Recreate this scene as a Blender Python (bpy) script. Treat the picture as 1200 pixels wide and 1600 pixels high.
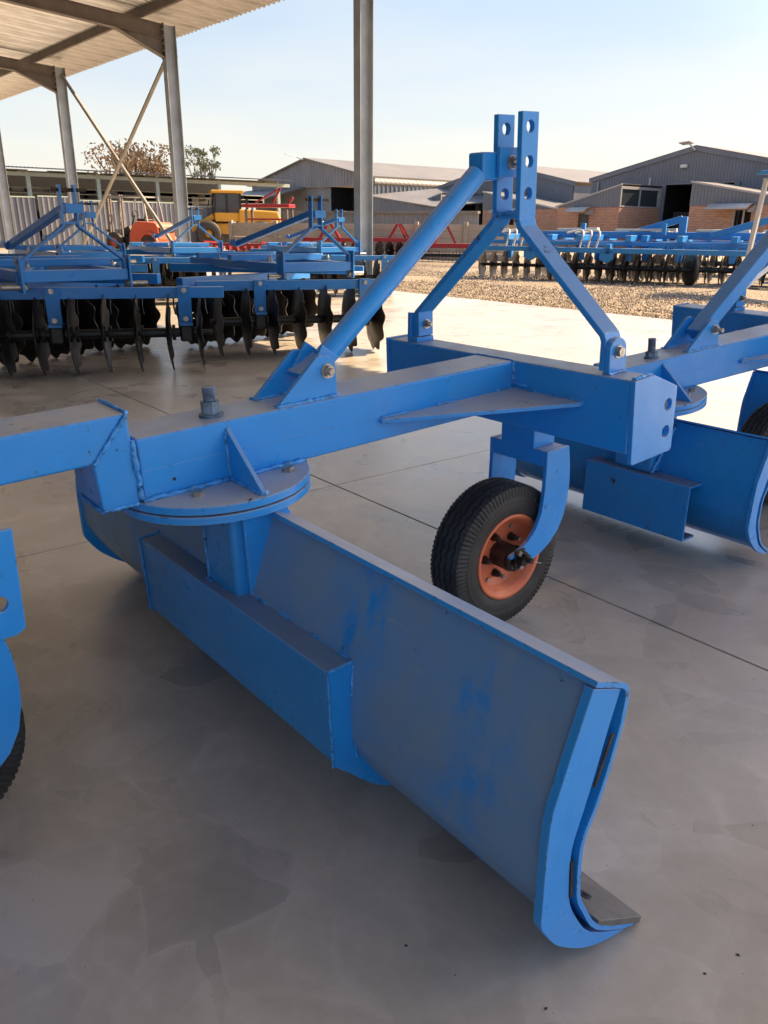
import bpy, bmesh, math, random
from mathutils import Vector, Matrix
random.seed(7)
S = bpy.context.scene
for o in list(bpy.data.objects): bpy.data.objects.remove(o)
PI = math.pi; rad = math.radians
COL = S.collection

# ------------------------------------------------------------------ camera
cam_data = bpy.data.cameras.new('camera'); cam = bpy.data.objects.new('camera', cam_data); COL.objects.link(cam)
yaw, pitch, roll = -0.892824, 0.349434, 0.009657
fw = Vector((math.sin(yaw)*math.cos(pitch), math.cos(yaw)*math.cos(pitch), -math.sin(pitch)))
rt = Vector((math.cos(yaw), -math.sin(yaw), 0)); up = rt.cross(fw)
r2 = rt*math.cos(roll)+up*math.sin(roll); u2 = -rt*math.sin(roll)+up*math.cos(roll)
M = Matrix((r2, u2, -fw)).transposed().to_4x4(); M.translation = Vector((1.42255, -1.585688, 1.081856))
cam.matrix_world = M
cam_data.sensor_fit = 'VERTICAL'; cam_data.sensor_height = 36; cam_data.lens = 1221.18/1600*36
cam_data.clip_start = .05; cam_data.clip_end = 3000
S.camera = cam
S.render.resolution_x = 768; S.render.resolution_y = 1024

# ------------------------------------------------------------------ light
SUN_EL, SUN_AZ = 40.0, 14.5      # azimuth clockwise from +Y
w = bpy.data.worlds.new('World'); S.world = w; w.use_nodes = True
nt = w.node_tree; bg = nt.nodes['Background']
sky = nt.nodes.new('ShaderNodeTexSky'); sky.sky_type = 'NISHITA'; sky.sun_disc = False
sky.sun_elevation = rad(SUN_EL); sky.sun_rotation = rad(SUN_AZ)
sky.air_density = 1.0; sky.dust_density = 1.6; sky.ozone_density = 1.0
tc = nt.nodes.new('ShaderNodeTexCoord'); sx = nt.nodes.new('ShaderNodeSeparateXYZ'); nt.links.new(tc.outputs['Generated'], sx.inputs[0])
cn = nt.nodes.new('ShaderNodeTexNoise'); cm = nt.nodes.new('ShaderNodeMapping'); cm.inputs['Scale'].default_value = (1.6, 1.6, 9); nt.links.new(tc.outputs['Generated'], cm.inputs[0]); nt.links.new(cm.outputs[0], cn.inputs['Vector'])
cn.inputs['Scale'].default_value = 1.7; cn.inputs['Detail'].default_value = 5; cn.inputs['Roughness'].default_value = .55
ma = nt.nodes.new('ShaderNodeMath'); ma.operation = 'MULTIPLY_ADD'; nt.links.new(cn.outputs['Fac'], ma.inputs[0]); ma.inputs[1].default_value = -.16
mb_ = nt.nodes.new('ShaderNodeMath'); mb_.operation = 'ADD'; nt.links.new(sx.outputs['Z'], mb_.inputs[0]); mb_.inputs[1].default_value = .055; nt.links.new(mb_.outputs[0], ma.inputs[2])
rp = nt.nodes.new('ShaderNodeValToRGB'); nt.links.new(ma.outputs[0], rp.inputs[0])
rp.color_ramp.interpolation = 'B_SPLINE'
rp.color_ramp.elements[0].position = 0.0; rp.color_ramp.elements[0].color = (.97, .97, .97, 1); rp.color_ramp.elements[1].position = .6; rp.color_ramp.elements[1].color = (.62, .62, .62, 1)
tint = nt.nodes.new('ShaderNodeMix'); tint.data_type = 'RGBA'; tint.blend_type = 'MULTIPLY'; tint.inputs[0].default_value = 1; nt.links.new(sky.outputs[0], tint.inputs[6]); tint.inputs[7].default_value = (.80, .74, .74, 1)
veil = nt.nodes.new('ShaderNodeMix'); veil.data_type = 'RGBA'; 
sdv = nt.nodes.new('ShaderNodeVectorMath'); sdv.operation = 'DOT_PRODUCT'; nt.links.new(tc.outputs['Generated'], sdv.inputs[0])
sdv.inputs[1].default_value = (math.sin(rad(SUN_AZ))*math.cos(rad(SUN_EL)), math.cos(rad(SUN_AZ))*math.cos(rad(SUN_EL)), math.sin(rad(SUN_EL)))
smr = nt.nodes.new('ShaderNodeMapRange'); smr.interpolation_type = 'SMOOTHSTEP'; nt.links.new(sdv.outputs['Value'], smr.inputs[0]); smr.inputs[1].default_value = .62; smr.inputs[2].default_value = .97; smr.inputs[3].default_value = 1; smr.inputs[4].default_value = .05
vf = nt.nodes.new('ShaderNodeMath'); vf.operation = 'MULTIPLY'; nt.links.new(rp.outputs[0], vf.inputs[0]); nt.links.new(smr.outputs[0], vf.inputs[1])
nt.links.new(vf.outputs[0], veil.inputs[0]); nt.links.new(tint.outputs[2], veil.inputs[6]); 
hr = nt.nodes.new('ShaderNodeValToRGB'); nt.links.new(ma.outputs[0], hr.inputs[0]); he = hr.color_ramp.elements
he[0].position = 0.0; he[0].color = (1., .935, .83, 1); he[1].position = .95; he[1].color = (.22, .36, .62, 1)
for p_, c_ in ((.06, (.93, .92, .86, 1)), (.20, (.60, .73, .86, 1)), (.42, (.40, .56, .80, 1))): e_ = he.new(p_); e_.color = c_
hm = nt.nodes.new('ShaderNodeMix'); hm.data_type = 'RGBA'; hm.blend_type = 'MULTIPLY'; hm.inputs[0].default_value = 1; nt.links.new(hr.outputs[0], hm.inputs[6]); hm.inputs[7].default_value = (2.08, 2.1, 2.08, 1); nt.links.new(hm.outputs[2], veil.inputs[7])
nt.links.new(veil.outputs[2], bg.inputs[0]); bg.inputs[1].default_value = 0.06
sd = bpy.data.lights.new('sun', 'SUN'); sd.energy = 2.0; sd.angle = rad(.5); sd.color = (1, .72, .42)
so = bpy.data.objects.new('sun', sd); COL.objects.link(so)
sv = Vector((math.sin(rad(SUN_AZ))*math.cos(rad(SUN_EL)), math.cos(rad(SUN_AZ))*math.cos(rad(SUN_EL)), math.sin(rad(SUN_EL))))
so.rotation_euler = sv.to_track_quat('Z', 'Y').to_euler(); so.location = (0, 0, 30)
S.view_settings.view_transform = 'Standard'; S.view_settings.look = 'None'
S.view_settings.exposure = 2.95; S.view_settings.gamma = 1; S.view_settings.use_curve_mapping = False

# ------------------------------------------------------------------ materials
class N:
    def __init__(s, name):
        s.m = bpy.data.materials.new(name); s.m.use_nodes = True; s.t = s.m.node_tree
        s.b = s.t.nodes['Principled BSDF']
    def n(s, typ, **k):
        x = s.t.nodes.new(typ)
        for a, v in k.items():
            if a.startswith('i_'): x.inputs[int(a[2:]) if a[2:].isdigit() else a[2:].replace('_', ' ')].default_value = v
            else: setattr(x, a, v)
        return x
    def l(s, a, b): s.t.links.new(a, b)
    def coord(s, kind='Object'): return s.n('ShaderNodeTexCoord').outputs[kind]
    def noise(s, vec, scale, detail=4, rough=.55, dist=0):
        x = s.n('ShaderNodeTexNoise'); x.inputs['Scale'].default_value = scale; x.inputs['Detail'].default_value = detail
        x.inputs['Roughness'].default_value = rough; x.inputs['Distortion'].default_value = dist
        s.l(vec, x.inputs['Vector']); return x.outputs['Fac']
    def ramp(s, fac, stops):
        x = s.n('ShaderNodeValToRGB'); e = x.color_ramp.elements
        while len(e) < len(stops): e.new(.5)
        for i, (p, c) in enumerate(stops):
            e[i].position = p; e[i].color = (c, c, c, 1) if not isinstance(c, tuple) else (*c, 1)
        s.l(fac, x.inputs[0]); return x.outputs[0]
    def mix(s, f, a, b, mode='MIX'):
        x = s.n('ShaderNodeMix', data_type='RGBA', blend_type=mode)
        for sock, v in ((0, f), (6, a), (7, b)):
            if isinstance(v, (int, float)): x.inputs[sock].default_value = v
            elif isinstance(v, tuple): x.inputs[sock].default_value = (*v, 1)
            else: s.l(v, x.inputs[sock])
        return x.outputs[2]
    def math(s, op, a, b=0.0):
        x = s.n('ShaderNodeMath', operation=op)
        for i, v in enumerate((a, b)):
            if isinstance(v, (int, float)): x.inputs[i].default_value = v
            else: s.l(v, x.inputs[i])
        return x.outputs[0]
    def col(s, v): 
        if isinstance(v, tuple): s.b.inputs['Base Color'].default_value = (*v, 1)
        else: s.l(v, s.b.inputs['Base Color'])
    def rough(s, v):
        if isinstance(v, float): s.b.inputs['Roughness'].default_value = v
        else: s.l(v, s.b.inputs['Roughness'])
    def bump(s, h, strength=.2, dist=.01):
        x = s.n('ShaderNodeBump'); x.inputs['Strength'].default_value = strength; x.inputs['Distance'].default_value = dist
        s.l(h, x.inputs['Height']); s.l(x.outputs[0], s.b.inputs['Normal'])

def plain(name, c, rough=.6, metal=0., var=.15, scale=6, bump=0., bscale=40):
    a = N(name); v = a.coord()
    f = a.noise(v, scale, 5)
    d = tuple(x*(1-var*1.6) for x in c); e = tuple(min(1, x*(1+var)) for x in c)
    a.col(a.ramp(f, [(.3, d), (.7, e)]))
    a.rough(float(rough)); a.b.inputs['Metallic'].default_value = metal
    if bump: a.bump(a.noise(v, bscale, 3), bump, .005)
    return a.m

def paint(name, c, dust=(.44, .42, .39), dust_amt=.88, rough=.28, chips=True):
    a = N(name); v = a.coord()
    g = a.n('ShaderNodeNewGeometry'); sep = a.n('ShaderNodeSeparateXYZ'); a.l(g.outputs['Normal'], sep.inputs[0])
    n1 = a.noise(v, 3.2, 6, .6, .6); n2 = a.noise(v, 17, 5, .6); n3 = a.noise(v, 70, 3, .6)
    # settled dust lies on faces that look up
    upf = a.ramp(sep.outputs['Z'], [(.66, 0.), (.93, 1.)])
    dm = a.math('MULTIPLY', upf, a.ramp(n1, [(.18, .55), (.62, 1.)]))
    dm = a.math('MULTIPLY', dm, dust_amt)
    # thin patchy film elsewhere
    film = a.math('MULTIPLY', a.ramp(n1, [(.45, 0.), (.75, 1.)]), a.ramp(n2, [(.3, .3), (.8, 1.)]))
    film = a.math('MULTIPLY', film, .36)
    base = a.mix(a.ramp(n2, [(.3, 0.), (.75, .35)]), c, tuple(x*.78 for x in c))
    k = a.mix(film, base, tuple(.6*x+.4*y for x, y in zip(c, dust)))
    k = a.mix(dm, k, dust)
    if chips:
        vo = a.n('ShaderNodeTexNoise'); vo.inputs['Scale'].default_value = 24; vo.inputs['Detail'].default_value = 8
        vo.inputs['Roughness'].default_value = .75; a.l(v, vo.inputs['Vector'])
        ch = a.math('MULTIPLY', a.ramp(vo.outputs['Fac'], [(.625, 0.), (.64, 1.)]), a.ramp(n1, [(.45, 0.), (.52, 1.)]))
        k = a.mix(ch, k, (.045, .026, .016))
        sp_ = a.noise(v, 95, 3, .7); k = a.mix(a.math('MULTIPLY', a.ramp(sp_, [(.70, 0.), (.72, 1.)]), a.ramp(n2, [(.48, 0.), (.6, .9)])), k, (.05, .035, .03))
        bv = a.n('ShaderNodeBevel'); bv.samples = 4; bv.inputs['Radius'].default_value = .005
        vd = a.n('ShaderNodeVectorMath', operation='DOT_PRODUCT'); a.l(bv.outputs[0], vd.inputs[0]); a.l(g.outputs['Normal'], vd.inputs[1])
        ed = a.ramp(vd.outputs['Value'], [(.90, 1.), (.985, 0.)])
        k = a.mix(a.math('MULTIPLY', ed, .35), k, tuple(min(1, .55*x+.25) for x in c))
        k = a.mix(a.math('MULTIPLY', ed, a.ramp(a.noise(v, 38, 5, .7), [(.585, 0.), (.61, 1.)])), k, (.06, .035, .022))
        sc = a.n('ShaderNodeMapping'); sc.inputs['Scale'].default_value = (3, 60, 14); sc.inputs['Rotation'].default_value = (.4, .7, .3); a.l(v, sc.inputs[0])
        sm = a.ramp(a.noise(sc.outputs[0], 1.6, 3, .5), [(.72, 0.), (.76, .5)])
        k = a.mix(a.math('MULTIPLY', sm, .5), k, (.3, .38, .5))
    a.col(k)
    a.rough(a.ramp(a.math('ADD', n2, a.math('MULTIPLY', dm, .3)), [(.2, rough*.8), (1., min(1, rough+.22))]))
    a.b.inputs['Specular IOR Level'].default_value = .45
    a.bump(a.math('ADD', a.math('MULTIPLY', n3, .5), n2), .10, .004)
    return a.m

BLUE = paint('blue_paint', (.018, .29, .80))
BLUEP = paint('blue_panel_paint', (.015, .25, .68), dust=(.18, .18, .18), dust_amt=.8)
BLUEW = paint('blue_worn_panel', (.024, .13, .42), dust=(.15, .14, .13)); 
def worn_panel():
    a = N('blue_moldboard'); v = a.coord()
    mq = a.n('ShaderNodeMapping'); mq.inputs['Scale'].default_value = (1.5, 1, .75); mq.inputs['Location'].default_value = (.31, 0, .4); a.l(v, mq.inputs[0])
    n1 = a.noise(mq.outputs[0], 2.3, 7, .68, .25); n2 = a.noise(v, 14, 5, .6); n3 = a.noise(v, 90, 3)
    m = a.ramp(n1, [(.38, 0.), (.45, .7), (.60, 1.)])
    k = a.mix(m, (.012, .24, .74), (.15, .275, .46))
    k = a.mix(a.math('MULTIPLY', a.ramp(n2, [(.5, 0.), (.75, 1.)]), .35), k, (.22, .25, .30))
    vo = a.n('ShaderNodeTexNoise'); vo.inputs['Scale'].default_value = 20; vo.inputs['Detail'].default_value = 9; vo.inputs['Roughness'].default_value = .78
    a.l(v, vo.inputs['Vector'])
    k = a.mix(a.ramp(vo.outputs['Fac'], [(.655, 0.), (.67, 1.)]), k, (.03, .03, .035))
    k = a.mix(a.math('MULTIPLY', a.ramp(vo.outputs['Fac'], [(.32, 1.), (.34, 0.)]), .6), k, (.25, .33, .42))
    ms = a.n('ShaderNodeMapping'); ms.inputs['Scale'].default_value = (2.2, 40, 30); ms.inputs['Rotation'].default_value = (0, .5, .1); a.l(v, ms.inputs[0])
    k = a.mix(a.math('MULTIPLY', a.ramp(a.noise(ms.outputs[0], 1.3, 3, .5), [(.70, 0.), (.74, 1.)]), .35), k, (.33, .40, .48))
    a.col(k); a.rough(a.ramp(n2, [(.2, .34), (.8, .55)])); a.bump(a.math('ADD', n3, n2), .08, .004)
    return a.m
MOLD = worn_panel()
FARBLUE = paint('sunlit_blue_paint', (.02, .23, .62), dust=(.4, .42, .42), dust_amt=.5, chips=False)  # same blue paint, a copy whose colour carries the sunlit look
HBLUE = paint('harrow_blue_paint', (.015, .20, .60), dust=(.34, .40, .46), dust_amt=.55, chips=False)
RED = paint('red_paint', (.32, .02, .03), dust=(.5, .25, .2), dust_amt=.4, chips=False)
ORANGE = paint('orange_rim_paint', (.78, .19, .08), dust=(.5, .25, .15), dust_amt=.3, chips=False, rough=.45)
TRUCKO = paint('orange_body_paint', (.62, .10, .035), dust=(.6, .3, .2), dust_amt=.3, chips=False, rough=.4)
YELLOW = paint('yellow_paint', (.62, .31, .03), dust=(.6, .45, .2), dust_amt=.3, chips=False, rough=.4)
RUBBER = plain('tyre_rubber', (.040, .037, .034), .66, var=.3, scale=14, bump=.15, bscale=120)
BLACK = plain('black_steel', (.012, .012, .013), .45, var=.3)
HUB = plain('hub_steel', (.03, .018, .014), .5, var=.4, scale=20)
ZINC = plain('zinc_bolt', (.42, .40, .37), .38, metal=.85, var=.25, scale=60, bump=.2, bscale=150)
BOLTB = plain('painted_bolt', (.13, .20, .30), .45, metal=.3, var=.4, scale=60)
WELD = plain('weld_blue', (.05, .31, .78), .3, var=.3, scale=60, bump=.3, bscale=120)
EDGE = plain('cutting_edge_steel', (.17, .16, .15), .55, metal=.4, var=.3, scale=12, bump=.15, bscale=60)
RUST = plain('rusty_slot', (.055, .035, .022), .8, var=.5, scale=40)
GALV = plain('galvanised_column', (.30, .34, .39), .5, metal=.25, var=.12, scale=3)
DARKSTEEL = plain('rafter_steel', (.15, .13, .12), .6, metal=.1, var=.15, scale=3)
BRACE = plain('brace_steel', (.30, .29, .27), .5, metal=.2, var=.15, scale=2)
SLATE = plain('slate_cladding', (.14, .155, .19), .5, var=.08, scale=.7)
GREYCLAD = plain('grey_cladding', (.20, .21, .23), .5, var=.15, scale=.5)
LROOF = plain('pale_roof_sheet', (.165, .16, .155), .5, var=.10, scale=.4)
TRIM = plain('fascia_metal', (.33, .33, .34), .5, var=.08)
GREEN = plain('pale_green_steel', (.40, .47, .42), .5, var=.1)
WHITE = plain('white_steel', (.6, .61, .6), .5, var=.08)
HOSE = plain('white_hose_wrap', (.62, .6, .55), .7, var=.1)
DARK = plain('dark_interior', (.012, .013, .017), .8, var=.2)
DOORM = plain('dark_grey_door', (.05, .052, .06), .5)
AWN = plain('awning_sheet', (.38, .37, .35), .45, var=.05)
PRE = plain('precast_concrete', (.42, .36, .27), .85, var=.10, scale=1.2, bump=.3, bscale=25)
WOOD = plain('trunk_bark', (.12, .09, .06), .9, var=.3)
LEAFB = plain('dry_leaf', (.33, .235, .14), .8, var=.35, scale=1.5)
LEAFG = plain('grey_green_leaf', (.20, .22, .13), .8, var=.35, scale=1.5)
def glass():
    a = N('window_glass'); a.col((.04, .05, .06)); a.rough(.08); return a.m
GLASS = glass()
def disc_mat():
    a = N('harrow_disc_steel'); v = a.coord()
    n1 = a.noise(v, 9, 5, .6); 
    ln = a.n('ShaderNodeVectorMath', operation='LENGTH'); a.l(v, ln.inputs[0])
    r = a.math('ADD', ln.outputs['Value'], a.math('MULTIPLY', a.math('SUBTRACT', n1, .5), .16))
    m = a.ramp(r, [(.17, 0.), (.30, 1.)])
    a.col(a.mix(m, (.012, .012, .013), (.065, .055, .048))); a.rough(a.ramp(n1, [(.3, .28), (.7, .5)])); a.b.inputs['Metallic'].default_value = .5
    return a.m
DISC = disc_mat()

def concrete():
    a = N('polished_concrete'); v = a.coord('Object')
    g = a.n('ShaderNodeNewGeometry').outputs['Position']
    big = a.noise(g, .55, 5, .6, .4); n2 = a.noise(g, 3.2, 6, .62, .5); n3 = a.noise(g, 30, 5, .65)
    # overlapping trowel passes
    dn = a.n('ShaderNodeTexNoise'); dn.inputs['Scale'].default_value = 2.1; dn.inputs['Detail'].default_value = 3; dn.inputs['Roughness'].default_value = .4; a.l(g, dn.inputs['Vector'])
    ad = a.n('ShaderNodeVectorMath', operation='MULTIPLY_ADD'); ad.inputs[1].default_value = (.38, .38, .38); a.l(dn.outputs['Color'], ad.inputs[0]); a.l(g, ad.inputs[2])
    def vor(sc, feat='F1'):
        x = a.n('ShaderNodeTexVoronoi', feature=feat); x.inputs['Scale'].default_value = sc; a.l(ad.outputs[0], x.inputs['Vector']); return x
    v1 = vor(3.4); v2 = vor(5.7); 
    sp = a.n('ShaderNodeSeparateColor'); a.l(v1.outputs['Color'], sp.inputs[0])
    sp2 = a.n('ShaderNodeSeparateColor'); a.l(v2.outputs['Color'], sp2.inputs[0])
    cells = a.math('ADD', a.math('MULTIPLY', sp.outputs[0], .35), a.math('MULTIPLY', sp2.outputs[1], .6))
    arcs = a.n('ShaderNodeTexVoronoi', feature='DISTANCE_TO_EDGE'); arcs.inputs['Scale'].default_value = 3.4; a.l(ad.outputs[0], arcs.inputs['Vector'])
    arc = a.ramp(arcs.outputs['Distance'], [(0., 1.), (.07, 0.)])
    v3 = vor(10.5); sp4 = a.n('ShaderNodeSeparateColor'); a.l(v3.outputs['Color'], sp4.inputs[0])
    e2 = a.n('ShaderNodeTexVoronoi', feature='DISTANCE_TO_EDGE'); e2.inputs['Scale'].default_value = 5.7; a.l(ad.outputs[0], e2.inputs['Vector'])
    arc2 = a.math('MULTIPLY', a.ramp(e2.outputs['Distance'], [(0., 1.), (.09, 0.)]), a.ramp(big, [(.45, 0.), (.58, 1.)]))
    t = a.math('ADD', a.math('ADD', a.math('MULTIPLY', cells, .30), a.math('MULTIPLY', sp4.outputs[0], .09)), a.math('ADD', a.math('MULTIPLY', n2, .50), a.math('MULTIPLY', big, .42)))
    t = a.math('ADD', t, a.math('MULTIPLY', arc2, .06))
    t = a.math('ADD', t, a.math('MULTIPLY', a.math('MULTIPLY', arc, a.ramp(n2, [(.40, 0.), (.60, 1.)])), .09))
    t = a.math('ADD', t, a.math('MULTIPLY', n3, .30))
    k = a.ramp(t, [(.42, (.300, .270, .232)), (.76, (.43, .395, .345)), (1., (.55, .51, .455))])
    sp3 = a.noise(g, 120, 2, .5); k = a.mix(a.ramp(sp3, [(.73, 0.), (.77, 1.)]), k, (.15, .135, .12))
    stain = a.n('ShaderNodeTexVoronoi'); stain.inputs['Scale'].default_value = .9; a.l(ad.outputs[0], stain.inputs['Vector'])
    k = a.mix(a.ramp(stain.outputs['Distance'], [(.02, .3), (.03, 0.)]), k, (.10, .09, .08))
    mp = a.n('ShaderNodeMapping'); mp.inputs['Scale'].default_value = (1.2, 34, 1); mp.inputs['Rotation'].default_value = (0, 0, .9); a.l(g, mp.inputs[0])
    scr = a.ramp(a.noise(mp.outputs[0], 1., 2, .5), [(.70, 0.), (.74, 1.)])
    k = a.mix(a.math('MULTIPLY', a.math('MULTIPLY', scr, a.ramp(big, [(.42, 0.), (.52, 1.)])), .40), k, (.55, .52, .48))
    a.col(k)
    a.rough(a.ramp(a.math('ADD', a.math('MULTIPLY', cells, .5), a.math('MULTIPLY', n2, .5)), [(.25, .24), (.75, .42)]))
    a.b.inputs['Specular IOR Level'].default_value = .5; a.b.inputs['Coat Weight'].default_value = 1.; a.b.inputs['Coat Roughness'].default_value = .38; a.b.inputs['Coat IOR'].default_value = 1.6
    a.bump(a.math('ADD', a.math('MULTIPLY', n3, .25), n2), .06, .01)
    return a.m
CONC = concrete()
def sandy(name, c1, c2, scale, bump):
    a = N(name); g = a.n('ShaderNodeNewGeometry').outputs['Position']
    n1 = a.noise(g, .35, 5, .6); n2 = a.noise(g, scale, 6, .7)
    x = a.n('ShaderNodeTexVoronoi'); x.inputs['Scale'].default_value = scale*1.5; a.l(g, x.inputs['Vector'])
    f = a.math('ADD', a.math('MULTIPLY', n1, .5), a.math('MULTIPLY', n2, .5))
    a.col(a.ramp(f, [(.35, c1), (.65, c2)])); a.rough(.95)
    a.bump(a.math('ADD', n2, x.outputs['Distance']), bump, .05)
    return a.m
YARD = sandy('sandy_yard', (.29, .225, .155), (.42, .34, .25), 9, .5)
GRAV = sandy('gravel_bed', (.19, .155, .115), (.36, .30, .23), 14, .8)
def stone_mat():
    a = N('gravel_stone'); oi = a.n('ShaderNodeNewGeometry')
    r = a.n('ShaderNodeTexWhiteNoise', noise_dimensions='1D'); a.l(oi.outputs['Random Per Island'], r.inputs['W'])
    a.col(a.ramp(r.outputs['Value'], [(0., (.16, .13, .10)), (.5, (.32, .27, .215)), (1., (.48, .42, .35))])); a.rough(.9); return a.m
STONE = stone_mat()
def brick():
    a = N('face_brick'); v = a.coord('UV')
    b = a.n('ShaderNodeTexBrick'); b.inputs['Color1'].default_value = (.38, .135, .07, 1); b.inputs['Color2'].default_value = (.50, .24, .13, 1)
    b.inputs['Mortar'].default_value = (.46, .40, .33, 1); b.inputs['Scale'].default_value = 1.; b.inputs['Brick Width'].default_value = .23
    b.inputs['Row Height'].default_value = .082; b.inputs['Mortar Size'].default_value = .011; b.inputs['Bias'].default_value = -.1
    a.l(v, b.inputs['Vector']); n = a.noise(v, 4, 4)
    a.col(a.mix(a.math('MULTIPLY', n, .35), b.outputs['Color'], (.22, .12, .08))); a.rough(.85)
    a.bump(b.outputs['Fac'], -.4, .01)
    return a.m
BRICK = brick()
def corr_under():
    a = N('zincalume_roof'); v = a.coord()
    mp = a.n('ShaderNodeMapping'); mp.inputs['Scale'].default_value = (13, .5, 1); a.l(v, mp.inputs[0])
    n = a.math('ADD', a.math('MULTIPLY', a.noise(v, 1.2, 5, .6), .4), a.math('MULTIPLY', a.noise(mp.outputs[0], 1., 4, .7), .6))  # lengthwise streaks in the colour stand in for light and dark on the ribs
    a.col(a.ramp(n, [(.38, (.36, .365, .37)), (.62, (.70, .72, .74))])); a.rough(.30); a.b.inputs['Metallic'].default_value = .7; return a.m
ROOFM = corr_under()

# ------------------------------------------------------------------ mesh helpers
class MB:
    def __init__(s): s.v = []; s.f = []; s.sm = []; s.uv = None
    def add(s, vs, fs, smooth=False):
        o = len(s.v); s.v += [Vector(x) for x in vs]; s.f += [tuple(i+o for i in f) for f in fs]; s.sm += [smooth]*len(fs)
        return s
    def hexa(s, p):   # 8 points: bottom 4 ccw, top 4 ccw
        return s.add(p, [(3, 2, 1, 0), (4, 5, 6, 7), (0, 1, 5, 4), (1, 2, 6, 5), (2, 3, 7, 6), (3, 0, 4, 7)])
    def box(s, x0, x1, y0, y1, z0, z1):
        return s.hexa([(x0, y0, z0), (x1, y0, z0), (x1, y1, z0), (x0, y1, z0), (x0, y0, z1), (x1, y0, z1), (x1, y1, z1), (x0, y1, z1)])
    def bar(s, p, q, w, h, side=(0, 0, 1)):   # rectangular bar from p to q
        p = Vector(p); q = Vector(q); d = (q-p).normalized(); u = Vector(side); a = d.cross(u)
        if a.length < 1e-4: a = d.cross(Vector((1, 0, 0)))
        a.normalize(); b = a.cross(d).normalized(); a *= w/2; b *= h/2
        return s.hexa([p-a-b, p+a-b, q+a-b, q-a-b, p-a+b, p+a+b, q+a+b, q-a+b])
    def tube(s, p, q, r, n=16, r2=None, cap=True):
        p = Vector(p); q = Vector(q); d = (q-p).normalized(); a = d.orthogonal().normalized(); b = d.cross(a); r2 = r if r2 is None else r2
        vs = []; 
        for k in range(n):
            t = 2*PI*k/n; e = a*math.cos(t)+b*math.sin(t); vs += [p+e*r, q+e*r2]
        s.add(vs, [(2*k, 2*((k+1) % n), 2*((k+1) % n)+1, 2*k+1) for k in range(n)], True)
        if cap: s.add(vs[0::2], [tuple(range(n-1, -1, -1))]); s.add(vs[1::2], [tuple(range(n))])
        return s
    def path(s, pts, r, n=8, var=0., close=False):
        pts = [Vector(p) for p in pts]; m = len(pts); vs = []
        for i, p in enumerate(pts):
            d = (pts[min(i+1, m-1)]-pts[max(i-1, 0)]).normalized(); a = d.cross(Vector((.13, .21, 1))).normalized(); b = d.cross(a)
            rr = r*(1+var*random.uniform(-1, 1))
            for k in range(n):
                t = 2*PI*k/n; vs.append(p+(a*math.cos(t)+b*math.sin(t))*rr)
        fs = [(i*n+k, i*n+(k+1) % n, (i+1)*n+(k+1) % n, (i+1)*n+k) for i in range(m-1) for k in range(n)]
        s.add(vs, fs, True); s.add(vs[:n], [tuple(range(n-1, -1, -1))]); s.add(vs[-n:], [tuple(range(n))]); return s
    def weld(s, p, q, r=.005):
        p = Vector(p); q = Vector(q); L = (q-p).length; m = max(3, int(L/(r*.9)))
        pts = [p.lerp(q, i/m)+Vector([random.uniform(-1, 1)*r*.28 for _ in range(3)]) for i in range(m+1)]
        return s.path(pts, r, 7, .28)
    def prism(s, poly, t0, t1, axis=0, holes=()):   # poly in the plane normal to axis, extruded t0..t1
        bm = bmesh.new()
        def P(a, b, t): return {0: (t, a, b), 1: (a, t, b), 2: (a, b, t)}[axis]
        loops = [list(poly)]+[[(cx+r*math.cos(2*PI*k/20), cy+r*math.sin(2*PI*k/20)) for k in range(20)] for cx, cy, r in holes]
        vl = []
        for lp in loops:
            vv = [bm.verts.new(P(a, b, t0)) for a, b in lp]; vl.append(vv)
            for i in range(len(vv)): bm.edges.new((vv[i], vv[(i+1) % len(vv)]))
        if holes: bmesh.ops.triangle_fill(bm, edges=bm.edges[:], use_beauty=True)
        else: bm.faces.new(vl[0])
        bm.verts.index_update(); bm.faces.index_update()
        vs = [tuple(v.co) for v in bm.verts]; n = len(vs); fs = [tuple(v.index for v in f.verts) for f in bm.faces]
        top = []
        for v in vs: w_ = list(v); w_[axis] = t1; top.append(tuple(w_))
        side = []
        o = 0
        for lp in loops:
            m = len(lp)
            for i in range(m): a, b = o+i, o+(i+1) % m; side.append((a, b, b+n, a+n))
            o += m
        s.add(vs+top, fs+[tuple(reversed([i+n for i in f])) for f in fs]+side); bm.free(); return s
    def lathe(s, prof, axis='X', n=48, c=(0, 0, 0), smooth=True, closed=False):
        c = Vector(c); vs = []
        for k in range(n):
            t = 2*PI*k/n
            for (h, r) in prof:
                a, b = r*math.cos(t), r*math.sin(t)
                vs.append(c+Vector({'X': (h, a, b), 'Y': (a, h, b), 'Z': (a, b, h)}[axis]))
        m = len(prof); fs = []
        for k in range(n):
            k2 = (k+1) % n
            for j in range(m-1): fs.append((k*m+j, k*m+j+1, k2*m+j+1, k2*m+j))
        return s.add(vs, fs, smooth)
    def build(s, name, mat, parent=None, bevel=0., mat2=None, recalc=True, xf=None, seg=2):
        me = bpy.data.meshes.new(name)
        vs = [xf @ v for v in s.v] if xf is not None else s.v
        me.from_pydata([tuple(v) for v in vs], [], s.f)
        for p_, q_ in zip(me.polygons, s.sm): p_.use_smooth = q_
        if recalc:
            bm = bmesh.new(); bm.from_mesh(me); bmesh.ops.recalc_face_normals(bm, faces=bm.faces[:]); bm.to_mesh(me); bm.free()
        me.materials.append(mat)
        o = bpy.data.objects.new(name, me); COL.objects.link(o)
        if parent: o.parent = parent
        if bevel:
            b = o.modifiers.new('bevel', 'BEVEL'); b.width = bevel; b.segments = seg; b.limit_method = 'ANGLE'; b.angle_limit = rad(35); b.harden_normals = False
        return o

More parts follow.
